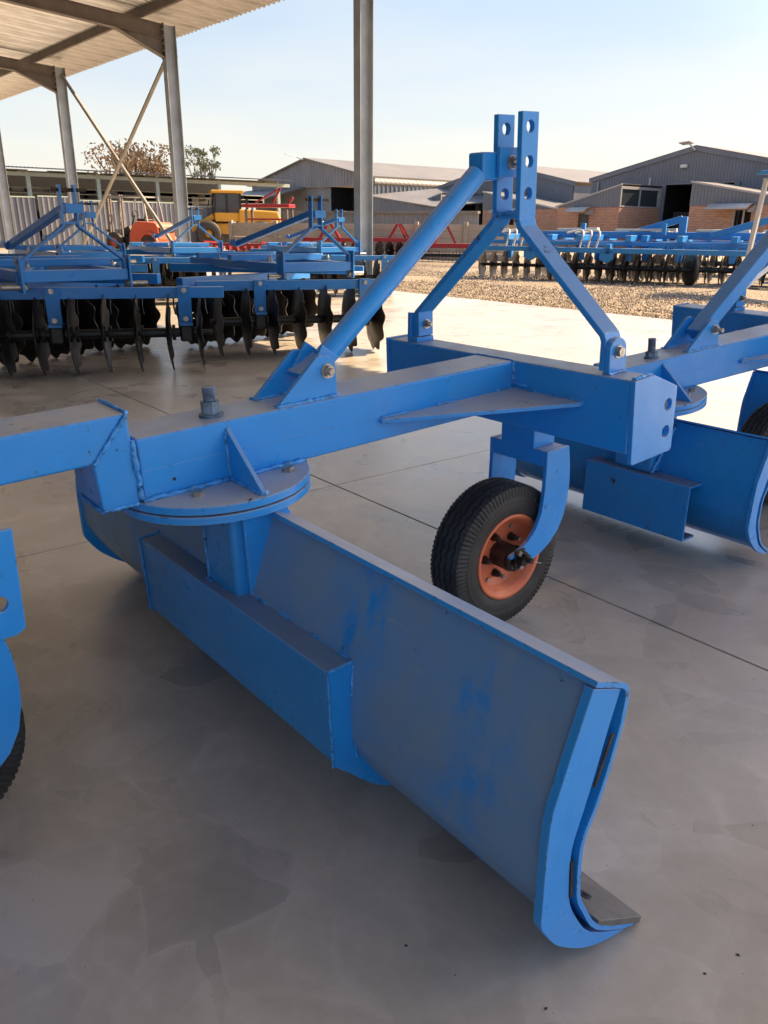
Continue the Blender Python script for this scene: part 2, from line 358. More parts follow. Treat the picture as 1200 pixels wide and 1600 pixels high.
def tag(o, label=None, cat=None, group=None, kind=None):
    if label: o['label'] = label
    if cat: o['category'] = cat
    if group: o['group'] = group
    if kind: o['kind'] = kind
    return o
def thing(name, label, cat, loc=(0, 0, 0), rot=(0, 0, 0), group=None):
    o = bpy.data.objects.new(name, None); o.empty_display_size = .1; COL.objects.link(o); o.location = loc; o.rotation_euler = rot
    return tag(o, label, cat, group)
def kids(o): return [c for c in bpy.data.objects if c.parent == o]
def copy_tree(o, parent=None):
    c = o.copy(); COL.objects.link(c); c.parent = parent
    for ch in kids(o): copy_tree(ch, c)
    return c
def piece(mesh_ob, parent, loc=(0, 0, 0), rot=(0, 0, 0), scale=(1, 1, 1)):   # another piece sharing the mesh
    c = mesh_ob.copy(); COL.objects.link(c); c.parent = parent; c.location = loc; c.rotation_euler = rot; c.scale = scale; return c
def uvbox(o):   # metric uv for brick walls
    me = o.data; uv = me.uv_layers.new(name='UVMap')
    for p_ in me.polygons:
        n_ = p_.normal
        for li in p_.loop_indices:
            co = me.vertices[me.loops[li].vertex_index].co
            uv.data[li].uv = (co.x, co.z) if abs(n_.y) > abs(n_.x) else (co.y, co.z)
def hexbolt(name, p, d, r, h, mat, parent, shank=0., sr=None, washer=True, xf=None):
    p = Vector(p); d = Vector(d).normalized(); m = MB()
    if washer: m.tube(p, p+d*h*.25, r*1.25, 20)
    p1 = p+d*(h*.25 if washer else 0); a = d.orthogonal().normalized(); b = d.cross(a)
    vs = []
    for k in range(6):
        t = PI/3*k; e = a*math.cos(t)+b*math.sin(t); vs += [p1+e*r, p1+e*r+d*h]
    m.add(vs, [(2*k, 2*((k+1) % 6), 2*((k+1) % 6)+1, 2*k+1) for k in range(6)]+[tuple(range(1, 12, 2)), tuple(range(10, -1, -2))])
    if shank:
        sr = sr or r*.55; q = p1+d*h; nn = max(2, int(shank/(sr*.28)))
        for i in range(nn):
            z0 = shank*i/nn; z1 = shank*(i+.5)/nn; z2 = shank*(i+1)/nn
            m.tube(q+d*z0, q+d*z1, sr*.88, 16, sr, cap=False); m.tube(q+d*z1, q+d*z2, sr, 16, sr*.88, cap=False)
        m.tube(q+d*(shank-.0005), q+d*shank, sr*.88, 16)
    return m.build(name, mat, parent, xf=xf)

# ------------------------------------------------------------------ ground and floor
def sheet(name, poly, z, mat, kind='structure', sub=0):
    m = MB(); m.add([(x, y, z) for x, y in poly], [tuple(range(len(poly)))]); o = m.build(name, mat, recalc=False); tag(o, kind=kind); return o
g = sheet('ground', [(-900, -900), (900, -900), (900, 900), (-900, 900)], -.06, YARD)
floor = thing('floor', None, None); floor['kind'] = 'structure'
tag(floor, 'smooth troweled concrete floor of the open shed in large panels')
xs = [-39.7, -33.3, -26.9, -20.5, -14.1, -7.7, -1.296, 5.1, 11.5]; ys = [-13.9, -6.9, .32, 7.72]
G = .0035
for i in range(len(xs)-1):
    for j in range(len(ys)-1):
        m = MB(); m.box(xs[i]+G, xs[i+1]-G, ys[j]+G, ys[j+1]-G, -.058, 0.)
        m.build('slab', CONC, floor, bevel=.002, seg=1)
m = MB(); m.box(xs[0]+.02, xs[-1]-.02, ys[0]+.02, ys[-1]-.02, -.055, -.014); m.build('joint_filler', BLACK, floor)

# gravel bed with real stones
gb = MB()
nx, ny = 90, 26
gp = lambda x, y: .015*math.sin(x*1.7+y)+.02*math.sin(y*1.3-x*.6)+.02*random.random()
gx = lambda i: -30+38*i/nx
vs = []
for j in range(ny+1):
    for i in range(nx+1):
        x = gx(i); y = 7.73+16*(j/ny)**1.3+(.04*math.sin(x*3.1)+.05*math.sin(x*7.7) if j == 0 else 0)
        e = min(1, j/3)
        vs.append((x, y, -.055+(.06+gp(x, y))*e))
gb.add(vs, [(j*(nx+1)+i, j*(nx+1)+i+1, (j+1)*(nx+1)+i+1, (j+1)*(nx+1)+i) for j in range(ny) for i in range(nx)], True)
o = gb.build('gravel_bed', GRAV); tag(o, 'beige gravel bed spread beyond the concrete slab edge', kind='structure')
st = MB()
octv = [(1, 0, 0), (-1, 0, 0), (0, 1, 0), (0, -1, 0), (0, 0, 1), (0, 0, -1)]; octf = [(0, 2, 4), (2, 1, 4), (1, 3, 4), (3, 0, 4), (2, 0, 5), (1, 2, 5), (3, 1, 5), (0, 3, 5)]
for k in range(24000):
    y = 7.72+7.5*random.random()**1.25; x = -y*1.30+random.uniform(-4.0, 9.5)
    s_ = random.uniform(.009, .024); a = random.random()*6.3; ca, sa = math.cos(a), math.sin(a)
    sx, sy, sz = s_*random.uniform(.7, 1.3), s_*random.uniform(.6, 1.1), s_*random.uniform(.5, .9)
    zz = .005+(.02 if y > 8.1 else -.03*(8.1-y)/.4)
    st.add([(x+(vx*sx)*ca-(vy*sy)*sa, y+(vx*sx)*sa+(vy*sy)*ca, zz+vz*sz+s_*.4*random.random()) for vx, vy, vz in octv], octf)
o = st.build('gravel', STONE, recalc=False); tag(o, 'loose beige gravel stones in front of the disc harrows', kind='stuff')
# crumbs and chips on the floor
cr = MB()
for k in range(120):
    x = random.uniform(-3, 1.3); y = random.uniform(-1.6, 2.5); s_ = random.uniform(.0010, .0026)
    a = random.random()*6.3
    cr.add([(x+vx*s_*1.6*math.cos(a)-vy*s_*math.sin(a), y+vx*s_*1.6*math.sin(a)+vy*s_*math.cos(a), s_*.35+vz*s_*.4) for vx, vy, vz in octv], octf)
o = cr.build('floor_grit', BLACK, recalc=False); tag(o, 'dark crumbs of grit scattered over the concrete floor', kind='stuff')

# ------------------------------------------------------------------ open shed above
SD = Vector((-.99924, -.03889, 0)); SN = Vector((-.03889, .99924, 0)); P0 = Vector((-9.80, 6.947, 0))   # along (away), outward, base of first column
def sh(a, i, z): return P0+SD*a-SN*i+Vector((0, 0, z))
SROT = math.atan2(SD.y, SD.x)
shed = thing('open_shed', 'open-sided steel shed with corrugated roof over the graders and harrows', 'shed', tuple(P0), (0, 0, SROT))
# local frame of shed: x = along SD, y = rot90 of SD = (.0389,-.999) = inward, z
def ibeam(m, p, q, w, h, tf, tw, side):
    p = Vector(p); q = Vector(q); d = (q-p).normalized(); sdv = Vector(side).normalized(); a = d.cross(sdv).normalized(); b = sdv
    m.bar(p+b*(h/2-tf/2), q+b*(h/2-tf/2), w, tf, side=b); m.bar(p-b*(h/2-tf/2), q-b*(h/2-tf/2), w, tf, side=b); m.bar(p, q, tw, h-2*tf, side=b)
colp = None
for k, a in enumerate((0, 6.5, 12.9, 19.1, 25.5)):
    m = MB(); ibeam(m, (a, 0, 0), (a, 0, 5.04), .17, .27, .012, .009, (0, 1, 0))
    m.box(a-.14, a+.14, -.2, .2, 0, .02)
    c = m.build('column', GALV, shed)
    m = MB(); ibeam(m, (a, .14, 4.90), (a, 7, 5.32), .16, .27, .011, .009, (0, 0, 1))
    # haunch under the rafter at the column
    m.prism([(.14, 4.78), (1.15, 4.84), (.14, 4.42)], a-.005, a+.005, 0)
    m.bar((a, .14, 4.42), (a, 1.17, 4.83), .16, .012, side=(0, -.4, 1))
    m.bar((a, .142, 4.40), (a, .142, 5.06), .17, .016, side=(0, 1, 0))
    m.build('rafter', DARKSTEEL, shed)
    if a > -7:
        for z in (4.55, 4.68, 4.82, 4.94):
            for s_ in (-1, 1): hexbolt('bolt', (a+s_*.055, -.0, z), (0, 1, 0), .018, .02, ZINC, c).location = (0, .15, 0)
for i, zz in ((-.85, 5.03), (.58, 5.10), (3.4, 5.26), (6.0, 5.42)):
    if i < 0: continue
    m = MB(); m.bar((-14, i, zz+.09), (29, i, zz+.09), .07, .17); m.build('purlin', DARKSTEEL, shed)
# braces between second and third bays
def brace(p, q):
    m = MB(); m.tube(p, q, .045, 14); m.build('brace', BRACE, shed)
brace((6.52, .06, 4.45), (12.86, .06, .25)); brace((12.88, -.06, 4.85), (6.6, -.06, .25))
# corrugated sheets, pieces that share one mesh
def corr_piece(width, length, pitch, amp, ny=2, per=8, slope=0.):
    m = MB(); n = int(round(width/pitch*per)); vs = []
    for i in range(n+1):
        x = width*i/n; z = amp*math.sin(2*PI*x/pitch)
        for j in range(ny): y = length*j/(ny-1); vs.append((x, y, z+slope*y))
    m.add(vs, [(i*ny+j, (i+1)*ny+j, (i+1)*ny+j+1, i*ny+j+1) for i in range(n) for j in range(ny-1)], True); return m
sp = corr_piece(.875, 7.9, .175, .03, 2, 8, .062).build('roof_sheet', ROOFM, shed, recalc=False)
sp.location = (-14, -1.02, 5.19)
for k in range(1, 49): piece(sp, shed, (-14+.875*k, -1.02, 5.19+(.004 if k % 2 else 0)))
# the deeper part of the roof (over and behind the camera)
sp2 = corr_piece(7, 11.0, .175, .03, 2, 8, .062).build('roof_sheet', ROOFM, shed, recalc=False); sp2.location = (-14, 6.7, 5.68)
for k in range(1, 6): piece(sp2, shed, (-14+7*k, 6.7, 5.68))

# unseen wall added behind the camera to keep light off the near floor
m = MB(); n_ = 0
for x in range(-14, 28, 1):
    m.box(x, x+.97, 17.55, 17.62, 0, 6.2); 
m.build('light_blocking_wall', SLATE, shed)
# ------------------------------------------------------------------ wheel
def tyre_mesh(R_=.210, W_=.058, r_in=.118):
    n = 288; m = MB(); gro = [-.033, -.011, .011, .033]; vs = []; rows = None
    for k in range(n):
        t = 2*PI*k/n; ph = (t*36/(2*PI)) % 1; z = (abs(ph-.5)*4-1)*.0034
        lug = (k % 3 == 0); prof = []
        prof += [(-W_*.78, r_in), (-W_*.99, r_in+.014), (-W_*1.03, r_in+.042), (-W_*1.0, R_-.038)]
        prof += [(-W_*1.0+(.004 if lug else 0), R_-.028), (-W_*.97+(.004 if lug else 0), R_-.014), (-W_*.88, R_-.004-(.004 if lug else 0))]
        for gx_ in gro:
            rc = R_-.9*(gx_**2)
            prof += [(gx_-.0035+z, rc), (gx_-.0022+z, rc-.007), (gx_+.0022+z, rc-.007), (gx_+.0035+z, rc)]
        prof += [(W_*.88, R_-.004-(.004 if lug else 0)), (W_*.97-(.004 if lug else 0), R_-.014), (W_*1.0-(.004 if lug else 0), R_-.028)]
        prof += [(W_*1.0, R_-.038), (W_*1.03, R_-.042), (W_*1.01, R_-.045), (W_*1.03, r_in+.042), (W_*.99, r_in+.014), (W_*.78, r_in)]
        rows = len(prof); 
        for h, r in prof: vs.append((h, r*math.cos(t), r*math.sin(t)))
    m.add(vs, [(k*rows+j, k*rows+j+1, ((k+1) % n)*rows+j+1, ((k+1) % n)*rows+j) for k in range(n) for j in range(rows-1)], True)
    return m
def make_wheel(parent, c, label_rim=True):
    cx, cy, cz = c
    ty = tyre_mesh().build('tyre', RUBBER, parent); ty.location = c
    me = ty.data
    for p_ in me.polygons: p_.use_smooth = True
    md = ty.modifiers.new('split', 'EDGE_SPLIT'); md.split_angle = rad(38)
    m = MB()
    prof = [(-.055, .112), (-.058, .126), (-.050, .127), (-.046, .112), (-.02, .104), (.02, .104), (.046, .112), (.050, .127), (.058, .126), (.056, .117), (.046, .110), (.02, .098), (.012, .090), (.010, .05), (.010, .02)]
    m.lathe([(h, r) for h, r in prof], 'X', 64); rim = m.build('rim', ORANGE, parent); rim.location = c
    rim.modifiers.new('s', 'SOLIDIFY').thickness = .003
    for k in range(8):
        t = 2*PI*(k+.3)/8; q = (.012, .084*math.cos(t), .084*math.sin(t)); hexbolt('rim_bolt', q, (1, 0, 0), .0065, .006, ZINC, rim, washer=False)
    for k in range(5):
        t = 2*PI*(k+.55)/5; q = (.012, .060*math.cos(t), .060*math.sin(t)); hexbolt('wheel_nut', q, (1, 0, 0), .010, .014, HUB, rim, shank=.008)
    m = MB(); m.lathe([(.012, .0), (.012, .037), (.060, .037), (.060, .039), (.066, .039), (.066, .034), (.080, .034), (.082, .030), (.082, 0)], 'X', 40, smooth=False); m.tube((-.09, 0, 0), (.012, 0, 0), .03, 24)
    hb = m.build('hub', HUB, parent); hb.location = c
    return ty
def make_fork(parent, x0, yo, axle):
    # top bar, two curved arms, axle clamp.  yo: y offset of the assembly, axle (y, z)
    m = MB(); m.box(x0-.101, x0+.087, .036+yo, .125+yo, .462, .508)
    m.build('fork_head', BLUE, parent, bevel=.003)
    outer = [(.128, .508), (.137, .45), (.139, .40), (.134, .35), (.120, .30), (.098, .262), (.066, .232), (.03, .212), (-.01, .199), (-.035, .194)]
    inner = [(-.098, .236), (-.06, .246), (-.028, .262), (.002, .290), (.022, .33), (.031, .38), (.035, .44), (.036, .508)]
    slot = [(-.05, .198), (-.052, .208), (-.074, .214), (-.076, .226), (-.098, .228)]
    poly = [(y+yo, z) for y, z in outer+slot+inner]
    for t0, t1 in ((x0+.088, x0+.101), (x0-.115, x0-.102)):
        m = MB(); m.prism(poly, t0, t1, 0); m.build('fork_arm', BLUE, parent, bevel=.002)
    ay, az = axle
    m = MB(); m.tube((x0-.13, ay, az), (x0+.125, ay, az), .013, 20); m.build('axle', BLACK, parent)
    m = MB(); m.box(x0+.1015, x0+.107, ay-.018, ay+.02, az-.026, az+.03); m.build('axle_clamp', BLACK, parent, bevel=.001)
    for dy, dz in ((-.006, .022), (.002, -.02)): hexbolt('clamp_bolt', (x0+.107, ay+dy, az+dz), (1, 0, 0), .008, .007, ZINC, parent, washer=False)
    hexbolt('axle_nut', (x0+.107, ay+.012, az+.004), (1, 0, 0), .015, .014, HUB, parent, shank=.016)
    m = MB(); m.path([(x0+.128, ay+.012, az+.004), (x0+.135, ay+.03, az-.006), (x0+.140, ay+.05, az-.014)], .0011, 6); m.build('split_pin', ZINC, parent)

# ------------------------------------------------------------------ near grader
T = .0502702
GR = thing('rear_grader', 'blue tractor rear grader in the foreground with gooseneck beam and round turntable', 'grader', (0, .037687, .000947), (T, 0, 0), 'rear graders parked under the shed roof')
def flat_bar_leg(pts, w_y0, w_y1, th):
    # pts: centre line in x,z ; flat bar, width along y
    m = MB(); n = len(pts); offs = []
    for i, (x, z) in enumerate(pts):
        a = Vector(pts[max(i-1, 0)]); b = Vector(pts[min(i+1, n-1)]); c = Vector((x, z))
        d1 = (c-a).normalized() if i else (b-c).normalized(); d2 = (b-c).normalized() if i < n-1 else d1
        nn = Vector((-(d1+d2).y, (d1+d2).x)).normalized(); k = 1/max(.5, nn.dot(Vector((-d1.y, d1.x)))); offs.append((c+nn*th/2*k, c-nn*th/2*k))
    vs = []
    for a, b in offs: vs += [(a.x, w_y0, a.y), (b.x, w_y0, b.y), (b.x, w_y1, b.y), (a.x, w_y1, a.y)]
    fs = []
    for i in range(n-1):
        for k in range(4): fs.append((i*4+k, i*4+(k+1) % 4, (i+1)*4+(k+1) % 4, (i+1)*4+k))
    fs += [(3, 2, 1, 0), tuple(4*(n-1)+k for k in range(4))]
    m.add(vs, fs); return m

def make_head(R_, Ll=.53, square=False, end_plate=True, beam_y0=-1.051, strut=True):
    m = MB(); m.box(-Ll, .371, 0, .093, .570, .75); m.build('crossbeam', BLUE, R_, bevel=.006, seg=3)
    m = MB(); m.box(-Ll-.012, -Ll, -.003, .096, .565, .753); m.build('end_plate', BLUE, R_, bevel=.0015)
    if end_plate:
        m = MB(); m.prism([(-.007, .752), (.060, .756), (.072, .755), (.172, .714), (.173, .555), (.165, .549), (.010, .545), (.004, .55)], .3715, .3835, 0, holes=((.139, .673, .0155), (.140, .604, .0155)))
        e = m.build('end_plate', BLUE, R_, bevel=.0012)
        m = MB(); m.weld((.374, .0, .7545), (.374, .066, .757), .005); m.weld((.371, .012, .753), (.371, .066, .753), .004); m.build('weld_bead', WELD, e)
    # main beam: two channels welded into a box, a fine seam half way up
    m = MB(); m.box(-.139, 0, beam_y0, -.0005, .624, .750); mb = m.build('main_beam', BLUE, R_, bevel=.006, seg=3)
    m = MB(); m.prism([(-.0004, .6832), (.0007, .6842), (-.0004, .6852)], beam_y0+.006, -.455, 1); m.build('beam_seam', BLUE, mb)
    m = MB(); m.weld((.001, -.002, .745), (.001, -.002, .69), .006); m.weld((.004, -.003, .691), (.05, -.001, .688), .0035)
    m.weld((-.139, -.001, .751), (0, -.001, .751), .0022); m.build('weld_bead', WELD, R_)
    # corner stiffener plate
    m = MB(); m.prism([(.0005, -.462), (.012, -.462), (.236, -.012), (.236, -.0005), (.0005, -.0005)], .668, .678, 2)
    gp_ = m.build('corner_gusset', BLUE, R_, bevel=.0015)
    for a, b in ((-.455, -.37), (-.28, -.22), (-.07, -.01)): m = MB(); m.weld((.003, a, .680), (.003, b, .680), .0038); m.build('weld_bead', WELD, gp_)
    for a, b in ((.05, .08), (.12, .15), (.2, .235)): m = MB(); m.weld((a, -.003, .680), (b, -.003, .680), .0038); m.build('weld_bead', WELD, gp_)
    # mirrored stiffener behind
    m = MB(); m.prism([(-.1395, -.462), (-.151, -.462), (-.375, -.012), (-.375, -.0005), (-.1395, -.0005)], .668, .678, 2); m.build('corner_gusset', BLUE, R_, bevel=.0015)
    # mast
    y0, y1 = .018, .078
    hs = ((.048, 1.316, .0145), (.048, 1.237, .0145), (.048, 1.163, .0145))
    m = MB(); m.prism([(y0, 1.101), (y1, 1.101), (y1, 1.349), (y0, 1.349)], -.028, -.012, 0, holes=hs); m.build('mast_bar', BLUE, R_, bevel=.0015)
    m = MB(); m.prism([(y0, 1.112), (y1, 1.112), (y1, 1.349), (y0, 1.349)], -.108, -.092, 0, holes=hs); m.build('mast_bar', BLUE, R_, bevel=.0015)
    flat_bar_leg([(-.020, 1.100), (-.012, 1.082), (.262, .842), (.268, .828), (.268, .757)], y0, y1, .016).build('mast_leg', BLUE, R_, bevel=.002)
    flat_bar_leg([(-.100, 1.111), (-.112, 1.094), (-.418, .838), (-.424, .824), (-.424, .757)], y0, y1, .016).build('mast_leg', BLUE, R_, bevel=.002)
    m = MB(); m.box(-.0925, -.0285, y0+.004, y1-.004, 1.104, 1.116); bt = m.build('mast_bridge', BLUE, R_, bevel=.001)
    m = MB(); m.weld((-.091, y0+.002, 1.117), (-.03, y0+.002, 1.117), .0045); m.weld((-.091, y1-.01, 1.118), (-.03, y1-.01, 1.118), .0045); m.build('weld_bead', WELD, bt)
    def lug(x, s_):
        pts = [(y0, .7505), (y1+.006, .7505), (y1+.004, .80)]+[(.048+.034*math.cos(t*PI/8), .803+.034*math.sin(t*PI/8)) for t in range(1, 8)]+[(y0-.002, .80)]
        m = MB(); m.prism(pts, x, x+.014, 0); l = m.build('mast_lug', BLUE, R_, bevel=.0015)
        m = MB(); m.weld((x+.014, y0, .752), (x+.014, y1+.006, .752), .0045); m.weld((x, y0, .752), (x, y1+.006, .752), .0045); m.build('weld_bead', WELD, l)
        hexbolt('bolt', (x+.014, .048, .803), (1, 0, 0), .0125, .010, ZINC, l); hexbolt('nut', (x-.017, .048, .803), (-1, 0, 0), .0115, .009, ZINC, l, shank=.006)
    lug(.2775, 1)
    m = MB(); m.prism([(y0-.002, .768), (y1-.004, .768), (y1-.004, .842), (y0-.002, .842)], -.4155, -.4035, 0); l = m.build('mast_lug', BLUE, R_, bevel=.0015)
    hexbolt('bolt', (-.4035, .048, .803), (1, 0, 0), .0115, .009, ZINC, l, shank=.012, sr=.0065)
    m = MB(); m.prism([(y0-.012, .7505), (y1+.006, .7505), (y1+.004, .83), (y0-.008, .838)], -.447, -.433, 0); l = m.build('mast_lug', BLUE, R_, bevel=.0015)
    m = MB(); m.box(-.433, -.405, y0-.008, y1, .7505, .765); m.build('lug_base', BLUE, R_, bevel=.002)
    # strut bracket on the beam
    near = [(-.729, .7505), (-.570, .7505), (-.569, .812), (-.573, .828), (-.583, .840), (-.597, .847), (-.612, .848), (-.622, .842)]
    for x in (-.024, -.125):
        m = MB(); m.prism([(y, z) for y, z in near], x, x+.012, 0); b = m.build('strut_bracket', BLUE, R_, bevel=.0015)
        m = MB(); m.weld((x+.013, -.729, .752), (x+.013, -.570, .752), .0048); m.weld((x-.001, -.729, .752), (x-.001, -.570, .752), .004); m.build('weld_bead', WELD, b)
        hexbolt('bolt', (x+(.012 if x > -.1 else 0), -.594, .811), (1 if x > -.1 else -1, 0, 0), .0135, .011, ZINC, b, shank=.007 if not square else .022, sr=.008)
    if square:
        m = MB(); m.bar((-.069, -.625, .790), (-.085, -.02, 1.235), .062, .05, side=(0, -.6, .8)); m.build('top_strut', BLUE, R_, bevel=.004)
    else:
        m = MB(); m.tube((-.069, -.565, .826), (-.095, -.055, 1.210), .0255, 32); st_ = m.build('top_strut', BLUE, R_)
        m = MB(); m.bar((-.069, -.640, .800), (-.069, -.560, .838), .074, .012, side=(0, -.4, .9)); m.bar((-.035, -.615, .79), (-.035, -.57, .85), .010, .05, side=(0, -.5, .8)); m.bar((-.101, -.615, .79), (-.101, -.57, .85), .010, .05, side=(0, -.5, .8)); m.build('strut_foot', BLUE, st_, bevel=.001)
        m = MB(); m.path([(-.069+.0265*math.cos(t), -.567, .826+.024*math.sin(t)) for t in [i*PI/10 for i in range(21)]], .004, 6, .3); m.build('weld_bead', WELD, st_)
        # clevis round the left mast bar
        m = MB(); m.box(-.0915+.019, -.0915+.031, -.006, .064, 1.203, 1.272); cl = m.build('strut_clevis', BLUE, R_, bevel=.0015)
        m = MB(); m.box(-.130, -.0755, -.050, .014, 1.196, 1.262); m.build('clevis_block', BLUE, R_, bevel=.006, seg=3)
        hexbolt('bolt', (-.0605, .036, 1.2375), (1, 0, 0), .0135, .011, ZINC, cl, shank=.028, sr=.0085)
make_head(GR)
# gooseneck
m = MB(); m.prism([(-1.133, .6245), (-1.057, .6245), (-1.0605, .803), (-1.138, .7195)], -.138, .001, 0); m.build('gooseneck_riser', BLUE, GR, bevel=.005, seg=3)
m = MB(); m.prism([(-1.137, .7175), (-1.0620, .8035), (-1.86, .8035), (-1.86, .7175)], -.1385, .0015, 0); m.build('gooseneck_arm', BLUE, GR, bevel=.006, seg=3)
m = MB(); m.weld((.0025, -1.063, .801), (.0025, -1.137, .7185), .0045); m.weld((.001, -1.056, .628), (.001, -1.0585, .75), .0065); m.weld((-.001, -1.061, .8045), (-.137, -1.061, .8045), .004)
m.weld((.0, -1.06, .6235), (.0, -1.133, .6235), .004); m.weld((-.002, -1.1345, .6235), (-.136, -1.1345, .6235), .004); m.build('weld_bead', WELD, GR)
# turntable
TC = (-.062, -.868)
for z0, z1 in ((.6065, .6235), (.586, .6025)):
    m = MB(); m.lathe([(z0, 0), (z0, .203), (z0+.0015, .205), (z1-.0015, .205), (z1, .203), (z1, 0)], 'Z', 96, (TC[0], TC[1], 0), smooth=False); d = m.build('turntable_plate', BLUE, GR)
m = MB(); m.lathe([(.602, 0), (.602, .196), (.607, .196), (.607, 0)], 'Z', 72, (TC[0], TC[1], 0), smooth=False); m.build('turntable_gap', RUST, GR)
for (bx, by) in ((.039, -.955), (.036, -.742), (-.165, -.955), (-.165, -.742)):
    hexbolt('turntable_bolt', (bx, by, .6235), (0, 0, 1), .0135, .010, ZINC, GR, washer=False); hexbolt('turntable_bolt', (bx, by, .586), (0, 0, -1), .0125, .009, ZINC, GR, washer=False)
for s_ in (1, -1):
    xx = [.0005, .131] if s_ > 0 else [-.1395, -.262]
    m = MB(); m.prism([(xx[0], .736), (xx[0], .6245), (xx[1], .6245), (xx[1], .628)], -.862, -.852, 1); gs = m.build('turntable_gusset', BLUE, GR, bevel=.001)
    m = MB(); m.weld((xx[0], -.863, .73), (xx[0], -.863, .63), .004); m.weld((xx[0], -.863, .626), (xx[1], -.863, .626), .004); m.weld((xx[0], -.851, .626), (xx[1], -.851, .626), .004); m.build('weld_bead', WELD, gs)
m = MB(); m.weld((.004, -1.055, .6265), (.004, -.87, .6265), .0058); m.weld((.004, -.845, .6265), (.004, -.675, .6265), .0058); m.build('weld_bead', WELD, GR)
hexbolt('pivot_nut', (-.058, -.862, .75), (0, 0, 1), .0205, .026, BOLTB, GR, shank=.030, sr=.0142)
# small vent hole plug on the beam side
m = MB(); m.tube((-.001, -.985, .655), (.0012, -.985, .655), .0035, 10); m.build('beam_hole', BLACK, GR)

# pedestal between turntable and blade box
m = MB(); m.box(-.030, .100, -.924, -.80, .395, .5855); m.build('pedestal', BLUEP, GR, bevel=.013, seg=4)
m = MB(); m.prism([(-.900, .400), (-.860, .400), (-.79, .565), (-.80, .583), (-.900, .583)], .102, .112, 0); pw = m.build('pedestal_wing', BLUE, GR, bevel=.001)
m = MB(); m.weld((.113, -.878, .41), (.113, -.815, .565), .006); m.weld((.113, -.93, .402), (.113, -.872, .402), .006); m.weld((-.03, -.928, .40), (.10, -.928, .40), .006); m.weld((-.034, -.92, .40), (-.034, -.92, .56), .004); m.build('weld_bead', WELD, pw)

# blade
XL, XR = -.955, .918
rear = [(-.840, .568), (-.860, .522), (-.877, .485), (-.909, .400), (-.914, .346), (-.917, .28), (-.918, .221), (-.912, .200), (-.882, .149), (-.850, .114), (-.767, .059), (-.714, .040)]
front = [(-.772, .541), (-.782, .488), (-.803, .423), (-.825, .369), (-.846, .330), (-.853, .295), (-.851, .220), (-.834, .177), (-.794, .110), (-.706, .048), (-.683, .044)]
def smooth(pts, k=5):
    out = []; n = len(pts)
    for i in range(n-1):
        p0, p1, p2, p3 = [Vector(pts[max(0, min(n-1, j))]) for j in (i-1, i, i+1, i+2)]
        for q in range(k):
            t = q/k; v = .5*((2*p1)+(p2-p0)*t+(2*p0-5*p1+4*p2-p3)*t*t+(3*p1-p0-3*p2+p3)*t**3); out.append((v.x, v.y))
    out.append(tuple(pts[-1])); return out
rear = [(-.840, .568), (-.874, .487), (-.907, .405), (-.911, .385), (-.915, .34), (-.9185, .212)]+smooth([(-.915, .198), (-.885, .149), (-.850, .114), (-.812, .084), (-.767, .060), (-.714, .042)], 3)
# end ribs
ribpoly = [(y, z) for y, z in rear]+[(y, z-.004) for y, z in reversed(front)]
ribpoly = rear+[(-.690, .038)]+smooth([(-.706, .043), (-.797, .106), (-.840, .172), (-.858, .220), (-.862, .285), (-.857, .325), (-.840, .369)], 3)+[(-.820, .423), (-.799, .488), (-.781, .536)]+[(-.778, .541), (-.790, .5465)]
for a, b in ((XR-.015, XR), (XL, XL+.015)):
    m = MB(); m.prism(ribpoly, a, b, 0); m.build('end_rib', BLUE, GR, bevel=.0015)
# front sheet with its flange bent to the rear
def strip(pts, x0, x1, th, nrm=1):
    n = len(pts); vs = []
    for i, (y, z) in enumerate(pts):
        a = Vector(pts[max(i-1, 0)]); b = Vector(pts[min(i+1, n-1)]); d = (b-a).normalized(); q = Vector((-d.y, d.x))*th*nrm
        vs += [(x0, y, z), (x1, y, z), (x1, y+q.x, z+q.y), (x0, y+q.x, z+q.y)]
    m = MB(); fs = []
    for i in range(n-1):
        for k in range(4): fs.append((i*4+k, i*4+(k+1) % 4, (i+1)*4+(k+1) % 4, (i+1)*4+k))
    fs += [(3, 2, 1, 0), tuple(4*(n-1)+k for k in range(4))]
    m.add(vs, fs, True); return m
fr = [(-.842, .5735), (-.785, .5475), (-.776, .541), (-.772, .530)]+smooth([(y+.004, z) for y, z in front[1:]], 3)
def split_(o, a=30): o.modifiers.new('split', 'EDGE_SPLIT').split_angle = rad(a)
split_(strip(fr, XL+.002, XR+.0045, .008, 1).build('moldboard', BLUE, GR))
# rear skin between the ribs
rs = [(-.832, .5655), (-.866, .485), (-.899, .405), (-.903, .38), (-.907, .33), (-.908, .262)]+smooth([(-.905, .243), (-.880, .190), (-.842, .135), (-.80, .098), (-.75, .075)], 4)
split_(strip(rs, XL+.0125, XR-.0125, .006, 1).build('rear_skin', MOLD, GR))
# rusty stitch gaps and worn weld on the right rib
for (a, b) in (((-.822, .40), (-.790, .475)), ((-.856, .222), (-.860, .292))):
    m = MB(); m.bar((XR+.0008, a[0], a[1]), (XR+.0008, b[0], b[1]), .005, .0022, side=(1, 0, 0)); m.build('stitch_gap', RUST, GR)
